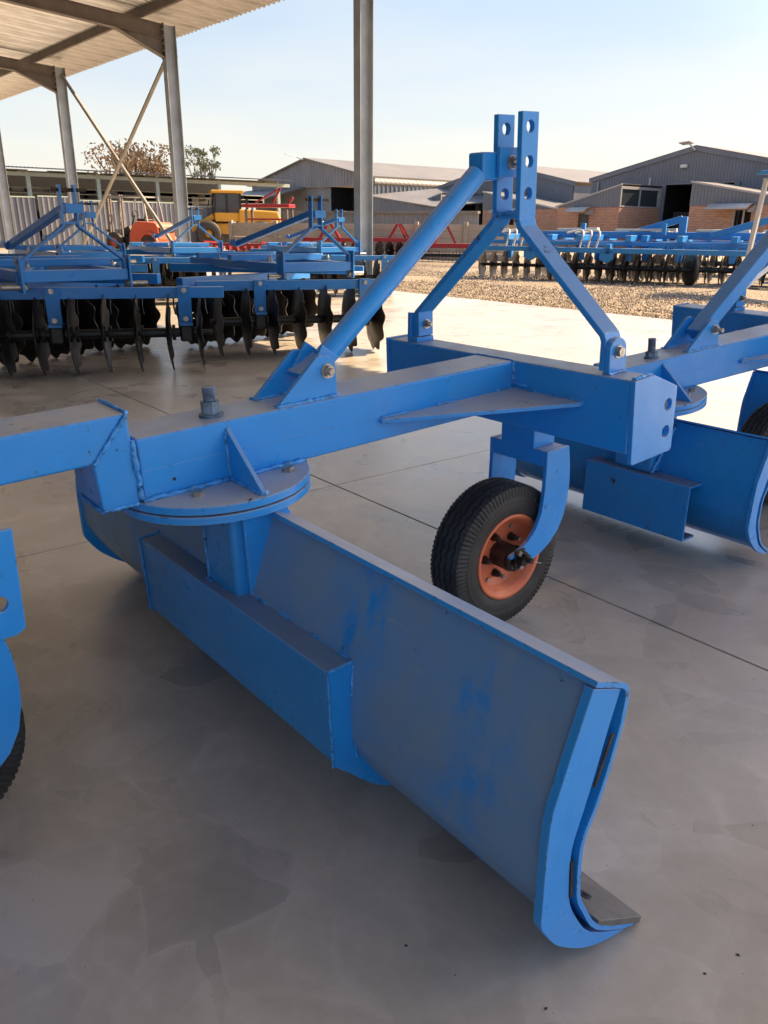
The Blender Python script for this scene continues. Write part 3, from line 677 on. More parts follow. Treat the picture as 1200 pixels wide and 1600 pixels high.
# cutting edge with plough bolts
m = MB(); m.hexa([(XR-.10, -.800, .105), (XR+.002, -.776, .093), (XR+.004, -.664, .035), (XL, -.664, .035), (XR-.10, -.793, .113), (XR+.002, -.768, .101), (XR+.004, -.658, .041), (XL, -.658, .041)]) if False else None
m = MB(); m.hexa([(XL+.0, -.790, .1115), (XR+.004, -.790, .1115), (XR+.006, -.668, .0345), (XL, -.668, .0345), (XL, -.783, .1225), (XR+.004, -.783, .1225), (XR+.005, -.662, .0430), (XL, -.662, .0430)])
ce = m.build('cutting_edge', EDGE, GR, bevel=.001)
for x in (XR-.055, XR-.35, XR-.65, 0, XL+.65, XL+.35, XL+.055):
    m = MB(); q = Vector((x, -.742, .0905)); d = Vector((0, .53, .85)); m.tube(q, q+d*.007, .016, 18, .011); m.tube(q, q+d*.009, .005, 8); m.build('plough_bolt', BLACK, ce)
# stiffening box on the back
lt, ltb = .400, .208; rtz, rtb = .412, .222
x0, x1 = -.352, .454
m = MB(); m.hexa([(x0, -.950, ltb), (x1, -.950, rtb), (x1, -.895, rtb), (x0, -.895, ltb), (x0, -.950, lt), (x1, -.950, rtz), (x1, -.890, rtz), (x0, -.890, lt)])
bx = m.build('stiffening_box', BLUEP, GR, bevel=.004)
for xa, dz in ((x1, 0), (x0-.008, -.012)):
    m = MB(); m.prism([(-.951, .413+dz), (-.951, .216+dz), (-.930, .196+dz), (-.910, .176+dz), (-.888, .152+dz), (-.866, .130+dz), (-.842, .112+dz), (-.818, .100+dz), (-.795, .096+dz), (-.775, .100+dz), (-.760, .112+dz), (-.83, .16), (-.895, .25), (-.885, .413+dz)], xa+.0005, xa+.0085, 0)
    e = m.build('box_end', BLUE, GR, bevel=.001)
    m = MB(); m.weld((xa+.009, -.952, .413+dz), (xa+.009, -.952, .216+dz), .0026); m.weld((xa+.008, -.951, .414+dz), (xa+.008, -.895, .414+dz), .0027)
    m.weld((xa+.010, -.898, .41), (xa+.010, -.906, .34), .0032); m.weld((xa+.010, -.904, .26), (xa+.010, -.90, .21), .003); m.build('weld_bead', WELD, e)
for a, b in ((-.34, -.3), (-.22, -.16), (.13, .17), (.22, .26), (.33, .37), (.42, .45)):
    m = MB(); m.weld((a, -.897, .402+(a+.35)*.014), (b, -.897, .402+(b+.35)*.014), .0028); m.build('weld_bead', WELD, bx)
# gauge wheel under the crossbeam
m = MB(); m.box(-.066, .056, .030, .118, .5085, .5695); m.build('wheel_post', BLUE, GR, bevel=.003)
make_fork(GR, 0, 0, (-.066, .2195)); make_wheel(GR, (.010, -.062, .2125))
# rear wheel under the gooseneck arm
m = MB(); m.box(-.066, .056, -1.6, -1.36, .5085, .717); m.build('wheel_post', BLUE, GR, bevel=.003)
m = MB(); m.prism([(-1.318, .679), (-1.60, .679), (-1.60, .492), (-1.345, .489), (-1.330, .498)], .1015, .113, 0, holes=((-1.363, .553, .0145), (-1.45, .553, .0145))); m.build('wheel_bracket', BLUE, GR, bevel=.0015)
m = MB(); m.prism([(-1.318, .679), (-1.60, .679), (-1.60, .492), (-1.345, .489), (-1.330, .498)], -.125, -.1135, 0); m.build('wheel_bracket', BLUE, GR, bevel=.0015)
m = MB(); m.box(-.112, .100, -1.55, -1.45, .52, .60); m.build('wheel_crosstube', BLUE, GR, bevel=.002)
make_fork(GR, 0, -1.497, (-1.563, .2195+.075)); make_wheel(GR, (-.004, -1.563, .2195+.070))

# ------------------------------------------------------------------ neighbouring grader
NR = thing('rear_grader', 'blue rear grader at right with square top strut and open channel on its blade', 'grader', (.06, 1.786, 0.002), (0, 0, 0), 'rear graders parked under the shed roof')
NR.rotation_euler = Matrix.Rotation(-.168, 3, 'Z').__matmul__(Matrix.Rotation(.102, 3, 'X')).to_euler()
# crossbeam frame of this grader is referenced to the junction: shift local parts so the head sits as in the first grader
make_head(NR, Ll=.72, square=True, end_plate=True)
m = MB(); m.lathe([(.6065, 0), (.6065, .203), (.608, .205), (.622, .205), (.6235, .203), (.6235, 0)], 'Z', 72, (TC[0], TC[1], 0), smooth=False); m.build('turntable_plate', BLUE, NR)
m = MB(); m.lathe([(.588, 0), (.588, .203), (.5895, .205), (.6025, .205), (.604, .203), (.604, 0)], 'Z', 72, (TC[0], TC[1], 0), smooth=False); m.build('turntable_plate', BLUE, NR)
m = MB(); m.prism([(.0005, .736), (.0005, .6245), (.131, .6245), (.131, .628)], -.862, -.852, 1); m.build('turntable_gusset', BLUE, NR, bevel=.001)
for (bx_, by) in ((.06, -.80), (.036, -.742), (-.165, -.955)): hexbolt('turntable_bolt', (bx_, by, .6235), (0, 0, 1), .0135, .010, ZINC, NR, washer=False)
hexbolt('pivot_nut', (-.050, -.862, .75), (0, 0, 1), .0205, .018, BOLTB, NR, shank=.045, sr=.0142)
NR.rotation_euler.rotate  # keep euler
inv = (Matrix.Translation(NR.location) @ NR.rotation_euler.to_matrix().to_4x4()).inverted()
# blade of the neighbour, set square to the floor
bx0, bx1, yb = -.80, .31, .905
def shift(pts, dy, dz, s_=1.): return [(y*s_+dy, z*s_+dz) for y, z in pts]
k_ = .79
prof_r = [(yb+(y+.84)*k_, .449+(z-.568)*k_) for y, z in rear]
prof_f = [(yb+(y+.84)*k_, .449+(z-.568)*k_) for y, z in fr]
rib = [(yb+(y+.84)*k_, .449+(z-.568)*k_) for y, z in ribpoly]
for a, b in ((bx1-.012, bx1), (bx0, bx0+.012)): m = MB(); m.prism(rib, a, b, 0); m.build('end_rib', BLUE, NR, bevel=.0015, xf=inv)
split_(strip(prof_f, bx0, bx1+.003, .006).build('moldboard', BLUE, NR, xf=inv))
strip([(yb+(y+.84)*k_, .449+(z-.568)*k_) for y, z in rs], bx0+.0125, bx1-.0125, .006).build('rear_skin', BLUEP, NR, xf=inv).modifiers.new('split', 'EDGE_SPLIT')
m = MB(); yf = .775
m.box(-.30, .125, yf, yf+.008, .075, .272); m.box(-.30, .125, yf+.008, yf+.075, .264, .272); m.box(-.30, .125, yf+.008, yf+.075, .075, .083); m.build('stiffening_channel', BLUEP, NR, bevel=.002, xf=inv)
m = MB(); m.box(-.20, -.045, .80, .93, .2725, .497); m.build('pedestal', BLUEP, NR, bevel=.01, xf=inv)
m = MB(); m.weld((-.04, .80, .275), (-.03, .9, .44), .006); m.build('weld_bead', WELD, NR, xf=inv)
m = MB(); m.box(-.095, .025, -.03, .058, .5085, .5695); m.build('wheel_post', BLUE, NR, bevel=.003)
make_fork(NR, -.035, -.06, (-.126, .2195)); make_wheel(NR, (-.039, -.126, .2335))
N3 = copy_tree(NR); N3.location = (.06+.40, 1.786+1.24, .002)
N3['label'] = 'blue rear grader cut off by right edge with only its blade end showing'

# ------------------------------------------------------------------ disc harrows
def disc_mesh(R_=.30, nn=10, dish=.042, th=.005, per=8):
    m = MB(); n = nn*per; rr = [.03, .12, .2, .255, 1.]; vs = []
    for side in (0, 1):
        for k in range(n):
            t = 2*PI*k/n; ph = (k % per)/per; notch = .036*max(0, math.sin(PI*ph*1.0))**2 if ph < 1 else 0
            for r in rr:
                r_ = R_-notch if r == 1. else r*(R_/.30)
                vs.append((-dish*(1-(r_/R_)**2)+th*side, r_*math.cos(t), r_*math.sin(t)))
    L = len(rr); fs = []
    for side in (0, 1):
        o_ = side*n*L
        for k in range(n):
            k2 = (k+1) % n
            for j in range(L-1): fs.append((o_+k*L+j, o_+k*L+j+1, o_+k2*L+j+1, o_+k2*L+j))
    for k in range(n):
        k2 = (k+1) % n; fs.append((k*L+L-1, k2*L+L-1, n*L+k2*L+L-1, n*L+k*L+L-1))
    m.add(vs, fs, True); return m
disc_src = None
def gang(parent, c, ang, n, sp, R_=.30, z=.30, hangers=True, beamz=.60, mat=HBLUE, blen=None):
    global disc_src
    ca, sa = math.cos(ang), math.sin(ang); P_ = lambda u, v, zz: (c[0]+u*ca-v*sa, c[1]+u*sa+v*ca, zz)
    L = sp*(n-1)
    m = MB(); m.tube(P_(-L/2-.08, 0, z), P_(L/2+.08, 0, z), .022, 12)
    for i in range(n-1):
        u = -L/2+sp*(i+.5); m.tube(P_(u-sp*.40, 0, z), P_(u+sp*.40, 0, z), .036, 14)
        m.tube(P_(u-sp*.46, 0, z), P_(u-sp*.36, 0, z), .060, 14); m.tube(P_(u+sp*.36, 0, z), P_(u+sp*.46, 0, z), .060, 14)
    ax = m.build('gang_axle', BLACK, parent)
    for i in range(n):
        u = -L/2+sp*i; q = P_(u, 0, z); a0 = random.random()*6.3
        if disc_src is None:
            d = disc_mesh().build('disc', DISC, parent); disc_src = d
            d.modifiers.new('split', 'EDGE_SPLIT').split_angle = rad(40)
        else: d = piece(disc_src, parent)
        d.location = q; d.rotation_mode = 'XYZ'
        d.rotation_euler = (Matrix.Rotation(ang, 3, 'Z') @ Matrix.Rotation(a0, 3, 'X')).to_euler(); s_ = R_/.30; d.scale = (s_, s_, s_)
    bl = blen or L/2+.18
    m = MB(); m.bar(P_(-bl, .0, beamz), P_(bl, .0, beamz), .08, .08); m.build('gang_beam', mat, parent, bevel=.004)
    if hangers:
        for u in (-L*.5+sp*1.5, L*.5-sp*.5):
            m = MB(); m.bar(P_(u, -.065, beamz+.05), P_(u, -.04, z+.07), .10, .028, side=(-sa, ca, 0)); m.bar(P_(u, -.10, z+.07), P_(u, .05, z+.07), .1, .02); h = m.build('hanger', mat, parent, bevel=.002)
            for zz in (beamz+.02, z+.11): hexbolt('bolt', P_(u, -.082, zz), (sa, -ca, 0), .016, .012, ZINC, h)
            m = MB(); m.bar(P_(u-.05, 0, z), P_(u+.05, 0, z), .13, .13); m.build('bearing', BLACK, parent, bevel=.015)
    # thin scraper bars
    for i in range(n):
        u = -L/2+sp*i+.035; m = MB(); m.path([P_(u, .10, beamz), P_(u, .03, beamz-.12), P_(u+.01, -.02, z+.14)], .007, 5); m.build('scraper', BLACK, parent)
def make_harrow(label, loc, rot, c1, a1, n1, group):
    h = thing('disc_harrow', label, 'disc harrow', loc, (0, 0, rot), group)
    gang(h, c1, a1, n1, .235)
    gang(h, (c1[0]+.1, c1[1]+1.05), -a1*.8, n1, .235, hangers=False)
    for x in (-.37, .37):
        m = MB(); m.box(x-.04, x+.04, -.02, 1.75, .69, .765); m.build('frame_rail', HBLUE, h, bevel=.005)
    m = MB(); m.box(-.378, .378, -.10, -.0205, .69, .77); m.build('headstock_beam', HBLUE, h, bevel=.005)
    for y in (.62, 1.3): m = MB(); m.box(-.52, .52, y, y+.08, .7655, .82); m.build('frame_crossmember', HBLUE, h, bevel=.005)
    m = MB(); m.bar((-.34, .05, .725), (.1, 1.2, .725), .08, .08); m.build('diagonal_member', HBLUE, h, bevel=.004)
    m = MB(); m.bar((.75, .2, .67), (-.7, 1.6, .67), .08, .08); m.build('diagonal_member', HBLUE, h, bevel=.004)
    hs = ((-.06, 1.31, .013), (-.06, 1.19, .013))
    for s_ in (-1, 1):
        m = MB(); m.prism([(-.09, 1.08), (-.03, 1.08), (-.03, 1.345), (-.09, 1.345)], s_*.052-.007, s_*.052+.007, 0, holes=hs); m.build('mast_bar', HBLUE, h, bevel=.001)
        flat_bar_leg([(s_*.052, 1.079), (s_*.06, 1.065), (s_*.36, .84), (s_*.366, .825), (s_*.366, .70)] if s_ > 0 else [(s_*.052, 1.079), (s_*.06, 1.065), (s_*.36, .84), (s_*.366, .825), (s_*.366, .70)], -.09, -.03, .015).build('mast_leg', HBLUE, h, bevel=.001)
        m = MB(); m.prism([(-.12, .62), (-.0, .62), (-.0, .87), (-.12, .87)], s_*.39-.008, s_*.39+.008, 0); l = m.build('hitch_plate', HBLUE, h, bevel=.001)
        m = MB(); m.tube((s_*.39, -.075, .66), (s_*.53, -.075, .66), .019, 14); m.build('hitch_pin', ZINC, l); hexbolt('nut', (s_*.381, -.075, .66), (-s_, 0, 0), .028, .02, ZINC, l)
        hexbolt('bolt', (s_*.398, -.05, .83), (s_, 0, 0), .015, .012, ZINC, l)
    m = MB(); m.box(-.045, .045, -.085, -.035, 1.085, 1.097); m.build('mast_bridge', HBLUE, h)
    m = MB(); m.tube((-.10, -.06, 1.31), (.14, -.06, 1.31), .013, 12); m.build('top_link_pin', RUST, h)
    m = MB(); m.box(-.03, .09, -.095, -.02, 1.155, 1.22); m.build('top_block', HBLUE, h, bevel=.004)
    m = MB(); m.bar((0, -.02, 1.20), (-.10, 1.28, .90), .055, .055, side=(0, .3, 1)); m.build('top_strut', HBLUE, h, bevel=.006)
    for x in (-.14, -.06): m = MB(); m.prism([(1.2, .89), (1.36, .89), (1.31, .95), (1.24, .95)], x-.006, x+.006, 0); m.build('strut_lug', HBLUE, h)
    for x, y in ((-.3, .3), (-.2, .42), (.3, .9), (.45, .4), (-.45, 1.0)):
        hexbolt('bolt', (x, y, .77), (0, 0, 1), .014, .02, ZINC, h, shank=.025)
    return h
HG = 'disc harrows lined up under the shed roof'
H1 = make_harrow('dark blue disc harrow with tall mast at left, its scalloped discs nearest the camera', (-4.72, .39, 0), rad(90), (.17, -.10), rad(-25), 7, HG)
H2 = make_harrow('dark blue disc harrow standing just left of the tall steel column', (-5.0, 2.70, 0), rad(90), (-.41, -.38), rad(-20.5), 7, HG)
def cp(o, loc, label, rz=None):
    c = copy_tree(o); c.location = loc; c['label'] = label
    if rz is not None: c.rotation_euler = (0, 0, rz)
    return c
cp(H1, (-4.55, -1.55, 0), 'dark blue disc harrow cut off by the left edge, only its end discs in view')
cp(H2, (-8.6, 1.87, 0), 'dark blue disc harrow behind the tall-mast harrow, its mast just right of that mast')
cp(H2, (-10.1, 3.98, 0), 'dark blue disc harrow in the back row directly below the orange forklift', rad(88))
cp(H1, (-9.6, 6.25, 0), 'dark blue disc harrow in back row seen through the mast beside the tall column')
cp(H2, (-8.2, -.35, 0), 'dark blue disc harrow in the back row at the far left edge')

# ------------------------------------------------------------------ far blue harrows on the gravel
def far_harrow(label, loc, rot, n=17, L=4.2):
    h = thing('trailed_disc_harrow', label, 'disc harrow', loc, (0, 0, rot), 'bright blue trailed disc harrows on the gravel')
    gang(h, (0, 0), rad(4), n, L/(n-1), R_=.31, z=.31, hangers=False, beamz=.80, mat=FARBLUE)
    gang(h, (.5, 1.15), rad(-6), n-4, L/(n-1), R_=.31, z=.31, hangers=False, beamz=.80, mat=FARBLUE)
    for x in (-1.5, -.5, .5, 1.5):
        m = MB(); m.box(x-.06, x+.06, -.07, .07, .46, .76); m.box(x-.06, x+.06, -.3, 1.3, .85, .97); m.build('frame_arm', FARBLUE, h, bevel=.01)
    m = MB(); m.box(-2.3, 2.0, .5, .66, .90, 1.04); m.box(-1.9, 1.9, -.5, -.38, .62, .72); m.build('main_frame', FARBLUE, h, bevel=.01)
    m = MB(); m.prism([(-1.0, .50), (-.86, .42), (-.72, .50), (-.72, .66), (-1.0, .66)], -.50, -.40, 1); m.box(-.9, -.8, -.5, -.3, .6, .8); m.build('hitch_tab', FARBLUE, h, bevel=.006)
    m = MB(); m.bar((1.0, .3, .97), (2.1, .3, 1.30), .10, .13); m.box(2.05, 2.2, .24, .36, .98, 1.34); m.build('lift_arm', FARBLUE, h, bevel=.01)
    m = MB(); m.box(.1, .18, -.05, .05, .98, 1.2); m.build('post', FARBLUE, h, bevel=.006)
    m = MB(); m.bar((-.6, .6, 1.07), (.3, .6, 1.09), .2, .05); m.bar((.7, .6, 1.07), (1.7, .6, 1.07), .22, .05); m.build('film_wrap', HOSE, h, bevel=.01)
    for k in range(3):
        x = -1.75+.17*k; m = MB(); m.path([(x+.35*math.sin(t)*.6+.25*t/3, -.35+.1*math.sin(t*2), 1.0+.12*math.sin(t)-.16*t*t/4) for t in [i*.22 for i in range(15)]], .02, 7); m.build('hose', HOSE, h)
    # levelling wheel disc at the end
    m = MB(); m.lathe([(-.03, 0), (-.04, .12), (-.02, .33), (.02, .33), (.03, .12), (.05, .05), (.05, 0)], 'X', 32, (0, 0, 0)); wd = m.build('furrow_disc', EDGE, h); wd.location = (L/2+.35, -.1, .33); wd.rotation_euler = (0, 0, rad(35))
    return h
F1 = far_harrow('bright blue trailed disc harrow on gravel, seen between the mast legs of the near grader', (-10.0, 12.9, 0), rad(22))
F2 = cp(F1, (-8.3, 13.3, 0), 'bright blue trailed disc harrow on gravel below the open workshop doorway', rad(24))
F3 = cp(F1, (-5.6, 16.0, 0), 'bright blue trailed disc harrow on gravel at the right edge, partly behind the slanting strut', rad(28))
cp(F1, (-8.8, 17.2, 0), 'bright blue trailed disc harrow in the rear row in front of the brick annexe door', rad(30))

# ------------------------------------------------------------------ red implements
def red_tool(name, label, cat, loc, rot, kind):
    h = thing(name, label, cat, loc, (0, 0, rot), 'red implements in front of the precast wall')
    if kind == 'tiller':
        m = MB(); m.box(-.9, .9, -.1, .15, .45, .6); m.prism([(-.25, .28), (.35, .28), (.42, .5), (.2, .62), (-.1, .62), (-.25, .5)], -.95, -.92, 0); m.prism([(-.25, .05), (.35, .05), (.42, .5), (.2, .62), (-.1, .62), (-.25, .5)], .92, .95, 0); m.build('tiller_hood', RED, h, bevel=.01)
        m = MB(); m.tube((-.9, 0, .22), (.9, 0, .22), .05)
        for i in range(16):
            for a in range(3): t = a*2.1+i*.7; m.bar((-.85+i*.113, 0, .22), (-.85+i*.113, .2*math.cos(t), .22+.2*math.sin(t)), .03, .012, side=(1, 0, 0))
        m.build('rotor', BLACK, h)
        for s_ in (-1, 1): m = MB(); m.bar((s_*.35, 0, .6), (s_*.06, -.05, 1.15), .05, .08); m.build('mast_leg', RED, h)
    else:
        m = MB(); m.box(-.95, .95, -.06, .06, .62, .74); m.box(-.8, .8, .7, .8, .6, .7); m.box(-.5, -.4, 0, .8, .62, .72); m.box(.4, .5, 0, .8, .62, .72); m.build('frame', RED, h, bevel=.01)
        if kind == 'tine': h.scale = (1.15, 1, .72)
        else:
            for s_ in (-1, 1): m = MB(); m.bar((s_*.35, 0, .7), (s_*.05, -.05, 1.2), .05, .08); m.build('mast_leg', RED, h)
        m = MB(); m.bar((0, 0, 1.17 if kind != 'tine' else .8), (.1, .8, .75), .05, .05); m.build('strut', RED, h)
        if kind == 'disc':
            for i in range(5):
                d = piece(disc_src, h, (-.7+.35*i, .1+.1*i, .32)); d.rotation_euler = (0, 0, rad(40)); d.scale = (1.1, 1.1, 1.1)
                m = MB(); m.bar((-.7+.35*i, .1+.1*i, .65), (-.68+.35*i, .12+.1*i, .32), .05, .09); m.build('disc_arm', RED, h)
        else:
            for i in range(9):
                x = -.9+.225*i; m = MB(); m.path([(x, .05, .65), (x, .25, .6), (x, .3, .35), (x, .1, .05)], .022, 6); m.build('tine', RED if i % 2 else BLACK, h)
                m = MB(); m.box(x-.07, x+.07, .2, .34, .42, .62); m.build('seed_boot', RED, h, bevel=.01)
    return h
red_tool('disc_plough', 'red disc plough just right of the tall steel column', 'plough', (-20.6, 16.7, 0), rad(42), 'disc')
red_tool('rotary_tiller', 'red rotary tiller with spiked rotor behind the round top strut', 'tiller', (-18.6, 17.0, 0), rad(40), 'tiller')
red_tool('red_cultivator', 'red cultivator frame at the right end of the red row', 'cultivator', (-19.9, 19.0, 0), rad(50), 'tine')
red_tool('disc_plough', 'red disc plough just left of the tall steel column', 'plough', (-21.2, 14.2, 0), rad(36), 'disc')
red_tool('red_cultivator', 'red cultivator seen through the harrow mast left of the column', 'cultivator', (-22.6, 12.4, 0), rad(38), 'tine')
red_tool('red_cultivator', 'leftmost red cultivator in front of the precast wall', 'cultivator', (-24.4, 11.2, 0), rad(38), 'tine')

# ------------------------------------------------------------------ precast wall
FA = Vector((-26.3, 13.3, 0)); FB = Vector((-17.0, 20.9, 0)); fd = (FB-FA).normalized(); fang = math.atan2(fd.y, fd.x)
pw_ = thing('precast_wall', 'cream precast concrete wall of stacked planks between posts behind the red implements', 'wall', tuple(FA), (0, 0, fang))
bay = 1.75; nb = int((FB-FA).length/bay)
m = MB(); m.box(-.07, .07, -.08, .08, 0, 1.27); post0 = m.build('post', PRE, pw_, bevel=.01)
m = MB(); m.box(.071, bay-.071, -.025, .025, 0, .230); m.box(.12, bay-.12, -.034, -.0255, .045, .19); pl0 = m.build('plank', PRE, pw_, bevel=.004)
first = True
for k in range(nb+1):
    if k: piece(post0, pw_, (bay*k, 0, 0))
    if k < nb:
        for j in range(5):
            if k == 0 and j == 0: continue
            piece(pl0, pw_, (bay*k, random.uniform(-.004, .004), .240*j))

# ------------------------------------------------------------------ buildings
def corr_wall(m, p, q, z0, ztop, pitch=.19, depth=.028, th=0):
    # vertical ribbed cladding from p to q (xy), ztop(t) gives the upper edge
    p = Vector((*p, 0)); q = Vector((*q, 0)); L = (q-p).length; d = (q-p)/L; nrm = Vector((d.y, -d.x, 0)); n = max(1, int(L/pitch)); vs = []; cols = []
    for i in range(n):
        for f, dep in ((0, 0), (.62, 0), (.70, depth), (.92, depth)):
            cols.append(((i+f)/n, dep))
    cols.append((1, 0))
    zb = z0 if callable(z0) else (lambda t: z0)
    for t, dep in cols:
        a = p+d*L*t+nrm*dep; vs += [(a.x, a.y, zb(t)), (a.x, a.y, ztop(t))]
    m.add(vs, [(2*i, 2*i+2, 2*i+3, 2*i+1) for i in range(len(cols)-1)]); return m
def workshop(label, loc):
    # local origin: front corner of the left annexe at ground; x along the front, y back
    b = thing('workshop_building', label, 'workshop', loc, (0, 0, 0), 'brick and slate-clad workshops across the yard')
    GY = 3.95                               # gable wall behind annexe fronts
    # gable wall, peak at x=1.95, eaves at x=-5.1 and 9.0
    gz = lambda x: 5.42-.205*abs(x-1.95)
    m = MB()
    corr_wall(m, (-5.1, GY), (.35, GY), 0, lambda t: gz(-5.1+5.45*t)); corr_wall(m, (.35, GY), (4.65, GY), 3.58, lambda t: gz(.35+4.3*t)) ; corr_wall(m, (4.65, GY), (9.0, GY), 0, lambda t: gz(4.65+4.35*t))
    m.build('gable_cladding', SLATE, b, recalc=False)
    m = MB()
    for xa, xb in ((-5.25, 1.95), (1.95, 9.15)):
        m.bar((xa, GY-.06, gz(xa)+.02), (xb, GY-.06, gz(xb)+.02), .03, .24, side=(0, 0, 1))
    m.build('fascia', SLATE, b, bevel=.005)
    m = MB(); m.hexa([(-5.3, GY-.05, gz(-5.3)+.15), (1.95, GY-.05, gz(1.95)+.15), (1.95, GY+22, gz(1.95)+.15), (-5.3, GY+22, gz(-5.3)+.15), (-5.3, GY-.05, gz(-5.3)+.19), (1.95, GY-.05, gz(1.95)+.19), (1.95, GY+22, gz(1.95)+.19), (-5.3, GY+22, gz(-5.3)+.19)])
    m.hexa([(1.95, GY-.05, gz(1.95)+.15), (9.2, GY-.05, gz(9.2)+.15), (9.2, GY+22, gz(9.2)+.15), (1.95, GY+22, gz(1.95)+.15), (1.95, GY-.05, gz(1.95)+.19), (9.2, GY-.05, gz(9.2)+.19), (9.2, GY+22, gz(9.2)+.19), (1.95, GY+22, gz(1.95)+.19)])
    m.build('roof', LROOF, b)
    m = MB(); m.box(8.9, 9, GY+.1, GY+22, 0, 3.9); m.box(-5.1, -5.0, GY+.1, GY+22, 0, 3.9); m.build('side_wall', SLATE, b)
    # doorway: jambs, dark room behind
    m = MB(); m.box(.02, .36, GY-.12, GY-.02, 0, 3.62); m.box(4.6, 4.9, GY-.12, GY-.02, 0, 3.62); m.box(.361, 4.599, GY-.10, GY-.02, 3.56, 3.66); m.build('door_frame', TRIM if False else SLATE, b, bevel=.01)
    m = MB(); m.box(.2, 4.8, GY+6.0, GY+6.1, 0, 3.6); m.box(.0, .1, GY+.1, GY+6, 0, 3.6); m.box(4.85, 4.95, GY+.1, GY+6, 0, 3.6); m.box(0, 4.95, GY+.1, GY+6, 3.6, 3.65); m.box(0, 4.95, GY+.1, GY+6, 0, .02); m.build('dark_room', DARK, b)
    m = MB(); 
    for i in range(10): m.box(.4+i*.22, .58+i*.22, GY+1.0, GY+1.05, .1, 2.1)
    m.build('sliding_door', DOORM, b)
    # left annexe
    hz = lambda x: 3.42+.245*x            # x from -4.3 to 0
    m = MB(); m.box(-4.3, -2.70, -.12, 0, 0, 2.28); m.box(-2.70, -1.92, -.12, 0, 1.95, 2.28); m.box(-1.92, -.001, -.12, 0, 0, 2.28); m.box(0, .12, -.12, 3.85, 0, 2.28) ; w_ = m.build('brick_wall', BRICK, b, recalc=True); uvbox(w_)
    m = MB(); m.box(-2.69, -1.93, -.05, -.01, 0, 1.945); d = m.build('door', DOORM, b, bevel=.005)
    m = MB(); corr_wall(m, (-4.3, -.14), (.14, -.14), 2.281, lambda t: hz(-4.3+4.44*t)); m.build('annexe_cladding', SLATE, b, recalc=False)
    m = MB(); m.bar((-4.45, -.17, hz(-4.45)), (.2, -.17, hz(.2)), .05, .09); m.build('annexe_flashing', TRIM, b)
    m = MB(); m.hexa([(-4.45, -.16, hz(-4.45)+.03), (.14, -.16, hz(.14)+.03), (.14, 3.9, hz(.14)+.03), (-4.45, 3.9, hz(-4.45)+.03), (-4.45, -.16, hz(-4.45)+.06), (.14, -.16, hz(.14)+.06), (.14, 3.9, hz(.14)+.06), (-4.45, 3.9, hz(-4.45)+.06)]); m.build('annexe_roof', LROOF, b)
    # side wall windows
    m = MB(); fz0, fz1 = 2.281, 3.38
    for y0_, y1_ in ((-.13, .0), (1.72, 1.80), (3.55, 3.85)): m.box(.03, .135, y0_, y1_, fz0+.0705, fz1-.1505)
    m.box(.03, .14, -.13, 3.85, fz0, fz0+.07); m.box(.03, .14, -.13, 3.85, fz1-.15, fz1); wf = m.build('window_frame', TRIM, b, bevel=.005)
    for y0_, y1_ in ((.0, 1.72), (1.80, 3.55)): m = MB(); m.box(.06, .08, y0_, y1_, fz0+.0705, fz1-.1505); m.build('pane', GLASS, wf)
    # awnings
    def awning(x0_, x1_, z, y):
        m = MB(); n = 6; vs = []
        for i in range(n+1):
            t = i/n*PI/2*.8; yy = y-.85*math.sin(t)/math.sin(PI/2*.8); zz = z-.42*(1-math.cos(t)); vs += [(x0_, yy, zz), (x1_, yy, zz)]
        m.add(vs, [(2*i, 2*i+1, 2*i+3, 2*i+2) for i in range(n)], True); a = m.build('awning', AWN, b, recalc=False); a.modifiers.new('s', 'SOLIDIFY').thickness = .02
        m = MB(); m.prism([(y, z), (y, z-.45), (y-.8, z-.4)], x1_-.02, x1_, 0); m.build('awning_bracket', TRIM, a)
    awning(-3.05, -1.65, 2.30, -.13)
    # right annexe: starts at x=4.63
    rz = lambda x: 3.42-.175*(x-4.63)
    XA, XB = 4.63, 12.5
    m = MB(); m.box(XA, 6.95, -.12, 0, 0, 2.28); m.box(6.95, 7.9, -.12, 0, 2.05, 2.28); m.box(7.9, XB, -.12, 0, 0, 2.28); m.box(XA-.12, XA-.001, -.12, 3.8, 0, 2.28); w_ = m.build('brick_wall', BRICK, b); uvbox(w_)
    m = MB(); m.box(6.96, 7.89, .5, .56, 0, 2.05); m.build('door', DARK, b)
    m = MB(); m.box(6.95, 7.02, -.1, -.02, 0, 2.05); m.box(7.45, 7.52, -.1, -.02, 0, 2.05); m.build('door_frame', TRIM, b)
    m = MB(); corr_wall(m, (XA-.14, -.14), (XB, -.14), 2.281, lambda t: rz(XA-.14+(XB-XA+.14)*t)); m.build('annexe_cladding', SLATE, b, recalc=False)
    m = MB(); m.bar((XA-.2, -.17, rz(XA-.2)), (XB, -.17, rz(XB)), .05, .09); m.build('annexe_flashing', TRIM, b)
    m = MB(); m.hexa([(XA-.14, -.16, rz(XA)+.03), (XB, -.16, rz(XB)+.03), (XB, 3.9, rz(XB)+.03), (XA-.14, 3.9, rz(XA)+.03), (XA-.14, -.16, rz(XA)+.06), (XB, -.16, rz(XB)+.06), (XB, 3.9, rz(XB)+.06), (XA-.14, 3.9, rz(XA)+.06)]); m.build('annexe_roof', LROOF, b)
    awning(5.85, 8.1, 2.36, -.13)
    # solar lamp on the ridge, flood light, vent pipe
    m = MB(); m.bar((1.95, GY-.1, 5.35), (1.75, GY-.45, 5.66), .07, .07); m.hexa([(1.25, GY-.75, 5.70), (1.95, GY-.75, 5.74), (1.95, GY-.25, 5.66), (1.25, GY-.25, 5.62), (1.25, GY-.75, 5.74), (1.95, GY-.75, 5.78), (1.95, GY-.25, 5.70), (1.25, GY-.25, 5.66)]); m.build('solar_lamp', WHITE, b)
